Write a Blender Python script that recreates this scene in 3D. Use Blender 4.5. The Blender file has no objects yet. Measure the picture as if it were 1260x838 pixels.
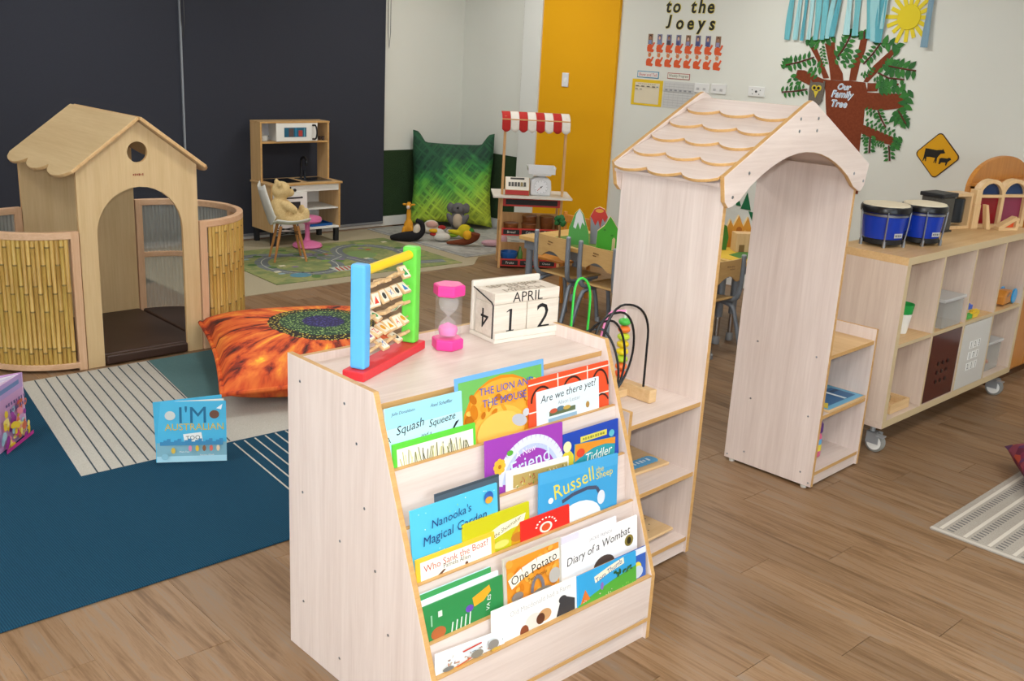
import bpy, math, random
from mathutils import Vector, Matrix
random.seed(7)
SC = bpy.context.scene
COL = SC.collection
PI = math.pi

# ---------------- camera ----------------
cd = bpy.data.cameras.new('camera')
cd.sensor_width = 36.0
cd.lens = 35.456
cd.clip_start = 0.05
cam = bpy.data.objects.new('camera', cd)
COL.objects.link(cam)
_r = Vector((0.73442, -0.67676, 0.05118)).normalized()
_f = Vector((0.66087, 0.69593, -0.28093)).normalized()
_u = _r.cross(_f)
cam.matrix_world = Matrix((( _r.x, _u.x, -_f.x, 0.0), (_r.y, _u.y, -_f.y, 0.0), (_r.z, _u.z, -_f.z, 1.8735), (0, 0, 0, 1)))
SC.camera = cam

# ---------------- world, lights, exposure ----------------
w = bpy.data.worlds.new('world')
SC.world = w
w.use_nodes = True
w.node_tree.nodes['Background'].inputs[0].default_value = (0.8, 0.85, 0.9, 1)
w.node_tree.nodes['Background'].inputs[1].default_value = 0.05
SC.view_settings.view_transform = 'Standard'
SC.view_settings.look = 'None'
SC.view_settings.gamma = 1.0
SC.view_settings.use_curve_mapping = False
SC.view_settings.exposure = 0.0
CEIL = 2.95
# the camera's own pop-up flash, just above the lens
fl = bpy.data.lights.new('camera_flash', 'POINT')
fl.energy = 190.0
fl.color = (1.0, 0.985, 0.96)
fl.shadow_soft_size = 0.025
flo = bpy.data.objects.new('camera_flash', fl)
flo.location = (0.01, 0.02, 1.985)
COL.objects.link(flo)
FILL_PANEL_POWER = 25.5
FILL_PANEL_COL = (1.0, 0.985, 0.945)
FILL_WINDOW_POWER = 135.0
FILL_WINDOW_COL = (0.95, 0.98, 1.0)
FILL_PANELS = [(x, y) for x in (0.0, 2.95, 5.9) for y in (0.5, 4.3, 7.0)]

# ---------------- materials ----------------
def lin(c):
    if isinstance(c, str):
        c = c.lstrip('#'); c = [int(c[i:i+2], 16)/255 for i in (0, 2, 4)]
    return tuple(((v/12.92) if v <= 0.04045 else ((v+0.055)/1.055)**2.4) for v in c) + (1.0,)
_mc = {}
def C(col, rough=0.55, metal=0.0, spec=0.4):
    k = (col, rough, metal)
    if k in _mc: return _mc[k]
    m = bpy.data.materials.new('paint_' + col.lstrip('#')); m.use_nodes = True
    b = m.node_tree.nodes['Principled BSDF']
    b.inputs['Base Color'].default_value = lin(col)
    b.inputs['Roughness'].default_value = rough
    b.inputs['Metallic'].default_value = metal
    b.inputs['Specular IOR Level'].default_value = spec
    _mc[k] = m
    return m
def newmat(name):
    m = bpy.data.materials.new(name); m.use_nodes = True
    nt = m.node_tree
    return m, nt, nt.nodes['Principled BSDF']
def nd(nt, t, **kw):
    n = nt.nodes.new(t)
    for k, v in kw.items(): setattr(n, k, v)
    return n
def ramp(nt, fac, stops, interp='LINEAR'):
    r = nd(nt, 'ShaderNodeValToRGB'); e = r.color_ramp; e.interpolation = interp
    while len(e.elements) < len(stops): e.elements.new(0.5)
    for el, (p, c) in zip(e.elements, stops): el.position = p; el.color = lin(c)
    nt.links.new(fac, r.inputs[0]); return r.outputs[0]
def math_(nt, op, a, b=None, c=None):
    n = nd(nt, 'ShaderNodeMath', operation=op)
    for i, v in enumerate((a, b, c)):
        if v is None: continue
        if isinstance(v, (int, float)): n.inputs[i].default_value = v
        else: nt.links.new(v, n.inputs[i])
    return n.outputs[0]
def mixc(nt, fac, a, b, mode='MIX'):
    n = nd(nt, 'ShaderNodeMix', data_type='RGBA', blend_type=mode)
    for s, v in ((n.inputs[0], fac), (n.inputs[6], a), (n.inputs[7], b)):
        if isinstance(v, (int, float)): s.default_value = v
        elif isinstance(v, (str, tuple)): s.default_value = lin(v)
        else: nt.links.new(v, s)
    return n.outputs[2]
def coords(nt, scale, kind='Object', loc=(0, 0, 0)):
    t = nd(nt, 'ShaderNodeTexCoord'); mp = nd(nt, 'ShaderNodeMapping')
    nt.links.new(t.outputs[kind], mp.inputs[0]); mp.inputs['Scale'].default_value = scale; mp.inputs['Location'].default_value = loc
    return mp.outputs[0]
def noise(nt, vec, scale=1.0, detail=4.0, rough=0.6, dist=0.0):
    n = nd(nt, 'ShaderNodeTexNoise'); nt.links.new(vec, n.inputs['Vector'])
    n.inputs['Scale'].default_value = scale; n.inputs['Detail'].default_value = detail
    n.inputs['Roughness'].default_value = rough; n.inputs['Distortion'].default_value = dist
    return n.outputs['Fac']
def bump(nt, b, h, strength=0.2, dist=0.002):
    n = nd(nt, 'ShaderNodeBump'); n.inputs['Strength'].default_value = strength; n.inputs['Distance'].default_value = dist
    nt.links.new(h, n.inputs['Height']); nt.links.new(n.outputs[0], b.inputs['Normal'])
def wood(name, c1, c2, axis='z', fine=26, rough=0.42, spec=0.4):
    m, nt, b = newmat(name)
    s = {'x': (0.05, 1, 1), 'y': (1, 0.05, 1), 'z': (1, 1, 0.05)}[axis]
    v = coords(nt, tuple(q*fine for q in s))
    f1 = noise(nt, v, 1.0, 5, 0.62, 0.3)
    v2 = coords(nt, tuple(q*fine*5 for q in s))
    f2 = noise(nt, v2, 1.0, 3, 0.6)
    f = math_(nt, 'MULTIPLY_ADD', f2, 0.35, math_(nt, 'MULTIPLY', f1, 0.65))
    nt.links.new(ramp(nt, f, [(0.32, c1), (0.68, c2)]), b.inputs['Base Color'])
    b.inputs['Roughness'].default_value = rough; b.inputs['Specular IOR Level'].default_value = spec
    bump(nt, b, f2, 0.06, 0.001)
    return m
def fabric(name, c1, c2, sc=300, rough=0.9, bs=0.3):
    m, nt, b = newmat(name)
    v = coords(nt, (1, 1, 1))
    f = noise(nt, v, sc, 2, 0.6)
    nt.links.new(ramp(nt, f, [(0.3, c1), (0.7, c2)]), b.inputs['Base Color'])
    b.inputs['Roughness'].default_value = rough; b.inputs['Specular IOR Level'].default_value = 0.15
    bump(nt, b, f, bs, 0.002)
    return m
def clear(name, col, alpha, rough=0.1):
    m, nt, b = newmat(name)
    b.inputs['Base Color'].default_value = lin(col); b.inputs['Alpha'].default_value = alpha
    b.inputs['Roughness'].default_value = rough
    return m
LAM = {a: wood('pale_laminate_'+a, '#d2c0b7', '#e6d7cf', a, 22) for a in 'xyz'}
MAPLE = {a: wood('maple_laminate_'+a, '#c6a97c', '#d8be92', a, 20) for a in 'xyz'}
BIRCH = {a: wood('birch_ply_'+a, '#c8a06c', '#dcb988', a, 30) for a in 'xyz'}
EDGE = wood('board_edge', '#bd9056', '#d2a86e', 'x', 40)
BEECH = wood('beech', '#c79d78', '#dcb795', 'x', 30)
BEECHZ = wood('beech_upright', '#c79d78', '#dcb795', 'z', 30)
TOYWOOD = wood('toy_wood', '#d0aa78', '#e2c294', 'x', 40)
TOYWOODZ = wood('toy_wood_upright', '#d0aa78', '#e2c294', 'z', 40)
ORANGEWOOD = wood('orange_wood', '#b87328', '#cf8c3c', 'z', 30)
STEEL = C('#9a9ea4', 0.3, 1.0)
GREYTUBE = C('#7d858e', 0.35, 0.2)
BLACK = C('#141416', 0.5)
WHITE = C('#ecebe6', 0.5)

# ---------------- mesh builder ----------------
class MB:
    def __init__(s): s.v = []; s.f = []; s.m = []
    def add(s, vs, fs, m=0):
        o = len(s.v); s.v += [tuple(p) for p in vs]
        for f in fs: s.f.append([o+i for i in f]); s.m.append(m)
        return s
    def box(s, x0, x1, y0, y1, z0, z1, m=0, edge='', em=1):
        vs = [(x0, y0, z0), (x1, y0, z0), (x1, y1, z0), (x0, y1, z0), (x0, y0, z1), (x1, y0, z1), (x1, y1, z1), (x0, y1, z1)]
        F = {'-z': (3, 2, 1, 0), '+z': (4, 5, 6, 7), '-y': (0, 1, 5, 4), '+x': (1, 2, 6, 5), '+y': (2, 3, 7, 6), '-x': (3, 0, 4, 7)}
        o = len(s.v); s.v += vs
        for k, f in F.items(): s.f.append([o+i for i in f]); s.m.append(em if k in edge.split() else m)
        return s
    def prism(s, poly, plane, lo, hi, m=0, sm=None):
        n = len(poly)
        def P(a, b, c): return {'xz': (a, c, b), 'xy': (a, b, c), 'yz': (c, a, b)}[plane]
        vs = [P(a, b, lo) for a, b in poly] + [P(a, b, hi) for a, b in poly]
        ar = sum(poly[i][0]*poly[(i+1) % n][1]-poly[(i+1) % n][0]*poly[i][1] for i in range(n))
        flip = (ar > 0) == (plane == 'xz')
        a = list(range(n)); b = [n+i for i in range(n)]
        fs = [a[::-1], b] + [[i, (i+1) % n, n+(i+1) % n, n+i] for i in range(n)]
        if flip: fs = [f[::-1] for f in fs]
        o = len(s.v); s.v += vs
        for k, f in enumerate(fs): s.f.append([o+i for i in f]); s.m.append(m if (k < 2 or sm is None) else sm)
        return s
    def tube(s, pts, r, n=8, m=0, closed=False, caps=True):
        pts = [Vector(p) for p in pts]; N = len(pts)
        rs = r if isinstance(r, (list, tuple)) else [r]*N
        vs = []; up = None
        for i, p in enumerate(pts):
            if closed: t = pts[(i+1) % N]-pts[i-1]
            else: t = pts[min(i+1, N-1)]-pts[max(i-1, 0)]
            t.normalize()
            if up is None:
                up = Vector((0, 0, 1)) if abs(t.z) < 0.9 else Vector((1, 0, 0))
            a = t.cross(up)
            if a.length < 1e-5: a = t.orthogonal()
            a.normalize(); b = a.cross(t).normalized(); up = b
            for k in range(n):
                q = 2*PI*k/n
                vs.append(p + a*math.cos(q)*rs[i] + b*math.sin(q)*rs[i])
        fs = []
        for i in range(N if closed else N-1):
            j = (i+1) % N
            for k in range(n):
                l = (k+1) % n
                fs.append([i*n+k, i*n+l, j*n+l, j*n+k])
        if caps and not closed:
            fs.append(list(range(n))[::-1]); fs.append([(N-1)*n+k for k in range(n)])
        return s.add(vs, [f[::-1] for f in fs], m)
    def lathe(s, prof, n=20, c=(0, 0, 0), m=0, axis='z', a0=0.0):
        vs = []
        for r, z in prof:
            for k in range(n):
                q = a0+2*PI*k/n
                p = (r*math.cos(q), r*math.sin(q), z)
                if axis == 'x': p = (p[2], p[0], p[1])
                if axis == 'y': p = (p[1], p[2], p[0])
                vs.append((c[0]+p[0], c[1]+p[1], c[2]+p[2]))
        fs = []
        for i in range(len(prof)-1):
            for k in range(n):
                l = (k+1) % n
                fs.append([i*n+k, i*n+l, (i+1)*n+l, (i+1)*n+k])
        if prof[0][0] > 1e-6: fs.append(list(range(n))[::-1])
        if prof[-1][0] > 1e-6: fs.append([(len(prof)-1)*n+k for k in range(n)])
        return s.add(vs, fs, m)
    def ell(s, c, r, rot=(0, 0, 0), nu=14, nv=9, m=0):
        from mathutils import Euler
        E = Euler(rot).to_matrix()
        vs = []; fs = []
        for j in range(nv+1):
            t = PI*j/nv
            for i in range(nu):
                p = 2*PI*i/nu
                q = E @ Vector((r[0]*math.sin(t)*math.cos(p), r[1]*math.sin(t)*math.sin(p), -r[2]*math.cos(t)))
                vs.append((c[0]+q.x, c[1]+q.y, c[2]+q.z))
        for j in range(nv):
            for i in range(nu):
                k = (i+1) % nu
                fs.append([j*nu+i, j*nu+k, (j+1)*nu+k, (j+1)*nu+i])
        return s.add(vs, fs, m)
    def grid(s, fn, nu, nv, m=0, cu=False):
        vs = [fn(i/(nu if cu else nu), j/nv) for j in range(nv+1) for i in range(nu+(0 if cu else 1))]
        w_ = nu if cu else nu+1
        fs = []
        for j in range(nv):
            for i in range(nu):
                k = (i+1) % w_ if cu else i+1
                fs.append([j*w_+i, j*w_+k, (j+1)*w_+k, (j+1)*w_+i])
        return s.add(vs, fs, m)
    def mesh(s, name, mats, smooth=False, ang=40):
        me = bpy.data.meshes.new(name); me.from_pydata(s.v, [], s.f)
        if not isinstance(mats, (list, tuple)): mats = [mats]
        for q in mats: me.materials.append(q)
        for p, k in zip(me.polygons, s.m): p.material_index = min(k, len(mats)-1); p.use_smooth = smooth
        me.validate(); me.update()
        if smooth: me.set_sharp_from_angle(angle=math.radians(ang))
        return me
    def build(s, name, mats, parent=None, bevel=0, smooth=False, ang=40, seg=2, loc=(0, 0, 0), rot=(0, 0, 0), weld=False):
        o = bpy.data.objects.new(name, s.mesh(name, mats, smooth, ang)); COL.objects.link(o)
        o.parent = parent; o.location = loc; o.rotation_euler = rot
        if weld:
            q = o.modifiers.new('weld', 'WELD'); q.merge_threshold = 1e-5
        if bevel:
            q = o.modifiers.new('bevel', 'BEVEL'); q.width = bevel; q.segments = seg; q.limit_method = 'ANGLE'; q.angle_limit = 0.6
            q.harden_normals = False
        return o
def thing(name, label, cat, loc=(0, 0, 0), rz=0.0, group=None, rot=None):
    o = bpy.data.objects.new(name, None); COL.objects.link(o); o.empty_display_size = 0.05
    o.location = loc; o.rotation_euler = rot if rot else (0, 0, rz)
    return tag(o, label, cat, group)
def tag(o, label, cat, group=None):
    o['label'] = label; o['category'] = cat
    if group: o['group'] = group
    return o
def struct(o): o['kind'] = 'structure'; return o
def copy_tree(o, parent=None):
    c = o.copy(); COL.objects.link(c); c.parent = parent
    for ch in list(o.children): copy_tree(ch, c)
    return c
def remesh(o, vox, smooth_it=6):
    q = o.modifiers.new('remesh', 'REMESH'); q.mode = 'VOXEL'; q.voxel_size = vox; q.use_smooth_shade = True
    q = o.modifiers.new('smooth', 'SMOOTH'); q.iterations = smooth_it; q.factor = 0.5
    return o
def bez(p0, p1, p2, p3, n=12):
    p0, p1, p2, p3 = map(Vector, (p0, p1, p2, p3)); out = []
    for i in range(n+1):
        t = i/n; out.append(p0*(1-t)**3+p1*3*t*(1-t)**2+p2*3*t*t*(1-t)+p3*t**3)
    return out
def spline(pts, n=6):
    P = [Vector(p) for p in pts]; P = [P[0]*2-P[1]]+P+[P[-1]*2-P[-2]]; out = []
    for i in range(1, len(P)-2):
        for k in range(n):
            t = k/n; a, b, c, d = P[i-1], P[i], P[i+1], P[i+2]
            out.append(0.5*((2*b)+(c-a)*t+(2*a-5*b+4*c-d)*t*t+(3*b-a-3*c+d)*t**3))
    out.append(P[-2]); return out

# ---------------- flat print: polygons, ellipses and lettering laid on a face ----------------
_tc = {}
def text_geo(txt, shear=0.0, offset=0.0):
    k = (txt, shear, offset)
    if k in _tc: return _tc[k]
    cu = bpy.data.curves.new('lettering', 'FONT'); cu.body = txt; cu.size = 1.0; cu.resolution_u = 2
    cu.shear = shear; cu.offset = offset; cu.align_x = 'CENTER'; cu.align_y = 'CENTER'
    ob = bpy.data.objects.new('lettering', cu); COL.objects.link(ob)
    me = ob.to_mesh()
    vs = [(q.co.x, q.co.y) for q in me.vertices]; fs = [list(p.vertices) for p in me.polygons]
    ob.to_mesh_clear(); bpy.data.objects.remove(ob); bpy.data.curves.remove(cu)
    xs = [a for a, b in vs] or [0]; ys = [b for a, b in vs] or [0]
    cx, cy = (min(xs)+max(xs))/2, (min(ys)+max(ys))/2
    g = ([(a-cx, b-cy) for a, b in vs], fs, max(xs)-min(xs), max(ys)-min(ys))
    _tc[k] = g
    return g
def decal(name, parent, W, H, items, O, U, UP, eps=0.00025, rough=0.5, base=1):
    O, U, UP = Vector(O), Vector(U), Vector(UP); N = U.cross(UP)
    mb = MB(); mats = []; idx = {}
    def mi(c):
        if c not in idx: idx[c] = len(mats); mats.append(C(c, rough))
        return idx[c]
    def P(x, y, k): return O + U*(x*W) - UP*(y*H) + N*(eps*(k+base))
    for k, it in enumerate(items):
        t = it[0]
        if t == 'r':
            _, x0, y0, x1, y1, c = it
            mb.add([P(x0, y1, k), P(x1, y1, k), P(x1, y0, k), P(x0, y0, k)], [[0, 1, 2, 3]], mi(c))
        elif t == 'p':
            mb.add([P(x, y, k) for x, y in it[1]], [list(range(len(it[1])))], mi(it[2]))
        elif t == 'e':
            _, cx, cy, rx, ry, c = it[:6]; rot = math.radians(it[6]) if len(it) > 6 else 0; n = 20
            ps = []
            for i in range(n):
                a = 2*PI*i/n; ex, ey = rx*math.cos(a)*W, ry*math.sin(a)*H
                ps.append(P(cx+(ex*math.cos(rot)-ey*math.sin(rot))/W, cy+(ex*math.sin(rot)+ey*math.cos(rot))/H, k))
            mb.add(ps, [list(range(n))[::-1]], mi(c))
        elif t == 'l':   # polyline with width
            _, ps, wd, c = it
            for (xa, ya), (xb, yb) in zip(ps[:-1], ps[1:]):
                dx, dy = (xb-xa)*W, (yb-ya)*H; L = math.hypot(dx, dy) or 1; nx, ny = -dy/L*wd/2, dx/L*wd/2
                mb.add([P(xa+nx/W, ya+ny/H, k), P(xb+nx/W, yb+ny/H, k), P(xb-nx/W, yb-ny/H, k), P(xa-nx/W, ya-ny/H, k)], [[0, 1, 2, 3]], mi(c))
        elif t == '1':   # serif numeral one
            _, cx, cy, hf, c = it; h = hf*H
            for poly in ([(-.06, -.5), (.07, -.5), (.07, .5), (-.06, .5)], [(-.2, -.5), (.2, -.5), (.2, -.45), (-.2, -.45)], [(-.06, .5), (-.06, .42), (-.22, .36), (-.22, .40)]):
                mb.add([P(cx+a*h/W, cy-b*h/H, k) for a, b in poly], [[0, 1, 2, 3]], mi(c))
        elif t == 't':   # text, xc, yc, width fraction, colour, rotation, shear
            _, txt, cx, cy, wf, c = it[:6]; rot = math.radians(it[6]) if len(it) > 6 else 0; sh = it[7] if len(it) > 7 else 0
            g = text_geo(txt, sh); s = wf*W/max(g[2], 1e-6)
            ps = []
            for a, b in g[0]:
                a, b = a*s, b*s
                ps.append(P(cx+(a*math.cos(rot)-b*math.sin(rot))/W, cy-(a*math.sin(rot)+b*math.cos(rot))/H, k))
            mb.add(ps, g[1], mi(c))
    return mb.build(name, mats, parent)
def bars(cx, cy, w, h, col, n=6, seed=1):   # print too small to read: a row of short marks
    R = random.Random(seed); out = []
    for i in range(n):
        a = cx-w/2+w*i/n; hh = h*R.uniform(.6, 1); out.append(('r', a, cy-hh/2, a+w/n*R.uniform(.45, .8), cy+hh/2, col))
    return out
FX, FZ, FY = (1, 0, 0), (0, 0, 1), (0, 1, 0)
# ================= the room =================
X0, X1, Y0, Y1 = -3.0, 7.15, -3.0, 8.51
def plaster(name, c1, c2):
    m, nt, b = newmat(name)
    f = noise(nt, coords(nt, (1, 1, 1)), 1.3, 3, 0.5)
    nt.links.new(ramp(nt, f, [(0.3, c1), (0.7, c2)]), b.inputs['Base Color'])
    b.inputs['Roughness'].default_value = 0.75; b.inputs['Specular IOR Level'].default_value = 0.2
    f2 = noise(nt, coords(nt, (1, 1, 1)), 160, 2, 0.5); bump(nt, b, f2, 0.05, 0.001)
    return m
WALL = plaster('wall_paint', '#d3d4cc', '#d7d8d0')
CEILM = plaster('ceiling_paint', '#e2e1dc', '#e6e5e0')
struct(MB().box(X0-.1, X1+.1, Y1, Y1+.1, 0, CEIL).build('wall_back', WALL))
struct(MB().box(X1, X1+.1, Y0, Y1, 0, CEIL).build('wall_right', WALL))
struct(MB().box(X0-.1, X0, Y0, Y1, 0, CEIL).build('wall_left', WALL))
struct(MB().box(X0-.1, X1+.1, Y0-.1, Y0, 0, CEIL).build('wall_front', WALL))
struct(MB().box(X0-.1, X1+.1, Y0-.1, Y1+.1, CEIL, CEIL+.1).build('ceiling', CEILM))
# floor: dark underlay with separate planks on it
UNDER = C('#3a2c20', 0.9)
floor = struct(MB().box(X0, X1, Y0, Y1, -.1, -.006).build('floor', UNDER))
def plank_mat():
    m, nt, b = newmat('vinyl_plank')
    oi = nd(nt, 'ShaderNodeObjectInfo'); gi = nd(nt, 'ShaderNodeNewGeometry')
    rnd = math_(nt, 'FRACT', math_(nt, 'ADD', oi.outputs['Random'], math_(nt, 'MULTIPLY', gi.outputs['Random Per Island'], 7.31)))
    cmb = nd(nt, 'ShaderNodeCombineXYZ')
    nt.links.new(math_(nt, 'MULTIPLY', rnd, 37.0), cmb.inputs[0]); nt.links.new(math_(nt, 'MULTIPLY', rnd, 53.0), cmb.inputs[1])
    ad = nd(nt, 'ShaderNodeVectorMath', operation='ADD'); nt.links.new(gi.outputs['Position'], ad.inputs[0]); nt.links.new(cmb.outputs[0], ad.inputs[1])
    def mapped(s):
        mp = nd(nt, 'ShaderNodeMapping'); nt.links.new(ad.outputs[0], mp.inputs[0]); mp.inputs['Scale'].default_value = s; return mp.outputs[0]
    f1 = noise(nt, mapped((11, 1.0, 11)), 1, 6, 0.68, 1.6); f2 = noise(nt, mapped((90, 3.0, 90)), 1, 5, 0.7)
    f = math_(nt, 'MULTIPLY_ADD', f2, 0.4, math_(nt, 'MULTIPLY', f1, 0.6))
    base = ramp(nt, f, [(0.28, '#54402f'), (0.42, '#7d5f41'), (0.52, '#96785a'), (0.62, '#8d7a68'), (0.75, '#a58f78')])
    tone = ramp(nt, rnd, [(0.0, '#e0dedc'), (0.5, '#f0ece6'), (1.0, '#ffffff')])
    nt.links.new(mixc(nt, 1.0, base, tone, 'MULTIPLY'), b.inputs['Base Color'])
    b.inputs['Roughness'].default_value = 0.42; b.inputs['Specular IOR Level'].default_value = 0.35
    bump(nt, b, f2, 0.12, 0.001)
    return m
PLANK = plank_mat()
PWD, PLN = 0.188, 1.22
pm = MB()
g_ = 0.0009; bv = 0.0009
def plank_geo(mb, cx, cy):
    hx, hy = PWD/2-.0001, PLN/2-g_
    vs = [(cx-hx, cy-hy, -.006), (cx+hx, cy-hy, -.006), (cx+hx, cy+hy, -.006), (cx-hx, cy+hy, -.006)]
    vs += [(cx-hx, cy-hy, -bv), (cx+hx, cy-hy, -bv), (cx+hx, cy+hy, -bv), (cx-hx, cy+hy, -bv)]
    vs += [(cx-hx+bv, cy-hy+bv, 0), (cx+hx-bv, cy-hy+bv, 0), (cx+hx-bv, cy+hy-bv, 0), (cx-hx+bv, cy+hy-bv, 0)]
    mb.add(vs, [(8, 9, 10, 11)] + [(a, (a+1) % 4, (a+1) % 4+4, a+4) for a in range(4)] + [(a+4, (a+1) % 4+4, (a+1) % 4+8, a+8) for a in range(4)])
plank_geo(pm, 0, 0)
pme = pm.mesh('plank', PLANK)
cand = []
c_ = 0
x = 3.962 - PWD*37 + PWD/2
while x < X1-PWD/2+.03:
    if x > X0+PWD/2:
        off = (c_*0.437) % 1.0
        if abs(x-(3.868)) < .05: off = ((1.41-Y0)/PLN) % 1.0
        y = Y0-PLN*(1-off)+PLN/2
        while y < Y1+PLN/2:
            if y+PLN/2 > Y0 and y-PLN/2 < Y1: cand.append((x, max(min(y, Y1-PLN/2), Y0+PLN/2)))
            y += PLN
    x += PWD; c_ += 1
def in_view(p):
    d = Vector((p[0], p[1], 0))-cam.matrix_world.translation
    z = d.dot(_f)
    if z < .5: return None
    u, v = d.dot(_r)/z*1241/630, d.dot(_u)/z*1241/419
    return z if abs(u) < 1.15 and abs(v) < 1.25 else None
seen = sorted([(in_view(p), p) for p in cand if in_view(p)])[:290]
near = set(p for _, p in seen)
for p in near:
    o = bpy.data.objects.new('plank', pme); COL.objects.link(o); o.parent = floor; o.location = (p[0], p[1], 0)
rest = MB()
for p in cand:
    if p not in near: plank_geo(rest, *p)
o = rest.build('far_planks', PLANK, floor); o['kind'] = 'stuff'
# skirting
SK = C('#dedfdc', 0.5)
struct(MB().box(X0, X1-.016, Y1-.016, Y1, 0, .1).build('baseboard_back', SK, bevel=.004))
struct(MB().box(X1-.016, X1, Y0, Y1, 0, .1).build('baseboard_right', SK, bevel=.004))
# painted and plastered strips of the right wall
struct(MB().box(X1-.03, X1, 6.33, 7.30, .0, CEIL).build('trim_1', plaster('yellow_paint', '#dc9f0c', '#e0a310')))
struct(MB().box(X1-.045, X1, 7.30, 7.555, .0, CEIL).build('trim_2', plaster('nib_paint', '#d4d5d0', '#d8d9d4')))
# assumed windows behind the camera, unseen, added to brighten the room
def window(n, loc, rz, w_, h_):
    t = bpy.data.objects.new('window_%d' % n, None); COL.objects.link(t); t.location = loc; t.rotation_euler = (0, 0, rz); t['kind'] = 'structure'
    FRM = C('#dcdcd8', .4)
    for (a, b_, z0, z1) in ((-w_/2, w_/2, 0, .05), (-w_/2, w_/2, h_-.05, h_), (-w_/2, -w_/2+.05, .05, h_-.05), (w_/2-.05, w_/2, .05, h_-.05), (-.025, .025, .05, h_-.05)):
        MB().box(a, b_, 0, .05, z0, z1).build('window_frame', FRM, t)
    for s in (-1, 1): MB().box(min(s*.025, s*(w_/2-.05)), max(s*.025, s*(w_/2-.05)), .01, .016, .05, h_-.05).build('pane', C('#b9c4cc', .05), t)
    l = bpy.data.lights.new('window_daylight', 'AREA'); l.shape = 'RECTANGLE'; l.size = w_-.1; l.size_y = h_-.1; l.energy = FILL_WINDOW_POWER; l.color = FILL_WINDOW_COL
    lo = bpy.data.objects.new('window_daylight', l); COL.objects.link(lo); lo.parent = t; lo.location = (0, .02, h_/2); lo.rotation_euler = (PI/2, 0, PI)
window(1, (1.6, Y0, .95), 0, 3.6, 1.5)
window(2, (X0, 1.6, .95), -PI/2, 3.6, 1.5)
# assumed ceiling panel lamps, out of view, added to raise the brightness
WHERE = ['behind the photographer at the front left', 'above the open floor on the left', 'at the far left by the blinds', 'in front of the book display shelf', 'above the sunflower cushion', 'above the road mat', 'above the woven rug', 'above the low tables', 'above the soft toy corner']
for i, (px, py) in enumerate(FILL_PANELS):
    t = thing('ceiling_light', 'square white ceiling panel lamp ' + WHERE[i], 'ceiling light', (px, py, CEIL-.03), 0, 'ceiling panel lamps')
    MB().box(-.31, .31, -.31, -.295, 0, .03).box(-.31, .31, .295, .31, 0, .03).box(-.31, -.295, -.295, .295, 0, .03).box(.295, .31, -.295, .295, 0, .03).build('frame', WHITE, t)
    MB().box(-.295, .295, -.295, .295, .012, .03).build('diffuser', C('#f4f2ea', .6), t)
    l = bpy.data.lights.new('panel_light', 'AREA'); l.energy = FILL_PANEL_POWER; l.color = FILL_PANEL_COL; l.size = .58
    lo = bpy.data.objects.new('panel_light', l); COL.objects.link(lo); lo.location = (px, py, CEIL-.034)
# charcoal roller blinds over the back wall
BL = fabric('blind_fabric', '#33353e', '#393b44', 400, 0.85, 0.1)
RAIL = C('#8d9096', .4, .4)
for (a, b, lab) in ((X0+.3, 1.78, 'charcoal roller blind behind the playhouse, farthest left'), (1.80, 3.975, 'charcoal roller blind behind the playhouse roof, left of the pale gap'), (3.995, 6.115, 'charcoal roller blind behind the toy kitchen')):
    t = thing('roller_blind', lab, 'blind', ((a+b)/2, Y1-.03, .03), 0, 'dark roller blinds along the back wall')
    h = (b-a)/2
    MB().box(-h, h, -.004, .004, .025, CEIL-.14).build('fabric', BL, t)
    MB().box(-h, h, -.008, .012, 0, .025).build('bottom_rail', RAIL, t, bevel=.003)
    MB().tube([(-h, 0, CEIL-.09), (h, 0, CEIL-.09)], .028, 12).build('roller', BL, t, smooth=True)
    MB().tube([(h-.0, -.03, CEIL-.1), (h+.01, -.03, 1.9), (h+.025, -.03, 1.75), (h+.04, -.03, 1.9), (h+.035, -.03, CEIL-.1)], .003, 6).build('chain', C('#4a4a4a'), t)
struct(MB().box(3.978, 3.992, Y1-.05, Y1, 0.1, CEIL).build('trim_3', C('#8e949c', .5)))
# artificial turf on the corner walls
def turf_mat():
    m, nt, b = newmat('wall_turf')
    f = noise(nt, coords(nt, (1, 1, 1)), 120, 3, 0.7)
    nt.links.new(ramp(nt, f, [(0.3, '#11240f'), (0.7, '#2b4a22')]), b.inputs['Base Color'])
    b.inputs['Roughness'].default_value = 0.95; bump(nt, b, f, 1.0, 0.01); return m
TURF = turf_mat()
tag(MB().box(6.12, X1-.02, Y1-.018, Y1-.0005, .105, .775).build('turf_panel', TURF), 'dark green artificial turf panel on the wall beside the blinds', 'turf panel', 'wall turf')
tag(MB().box(X1-.018, X1-.0005, 7.56, Y1-.02, .105, .775).build('turf_panel', TURF), 'dark green artificial turf panel on the wall behind the market stall', 'turf panel', 'wall turf')
# beige carpet square, road mat, grey play mat
BEIGE = fabric('beige_carpet', '#a59a80', '#b4a98f', 250)
tag(MB().prism([(3.15, 6.56), (5.72, 6.56), (5.98, 6.80), (7.05, 6.80), (7.05, 8.40), (3.15, 8.40)], 'xy', .0003, .005).build('carpet', BEIGE), 'plain beige carpet lying under the green road mat', 'carpet')
def mat_print(name, stops, sc):
    m, nt, b = newmat(name)
    v = coords(nt, (1, 1, 1)); f = noise(nt, v, sc, 3, 0.6, 1.2)
    f2 = noise(nt, v, 250, 2, .5)
    nt.links.new(ramp(nt, f, stops), b.inputs['Base Color']); b.inputs['Roughness'].default_value = .9
    bump(nt, b, f2, .2, .002); return m
rm_ = thing('road_mat', 'green road map play mat lying in front of the toy kitchen', 'play mat', (4.80, 7.33, .005), -.045)
MB().box(-.90, .90, -.63, .63, .0002, .006).build('mat', mat_print('road_mat_print', [(.3, '#66784c'), (.5, '#7f8a54'), (.62, '#98985f'), (.75, '#747e60')], 5), rm_, bevel=.002)
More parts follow.
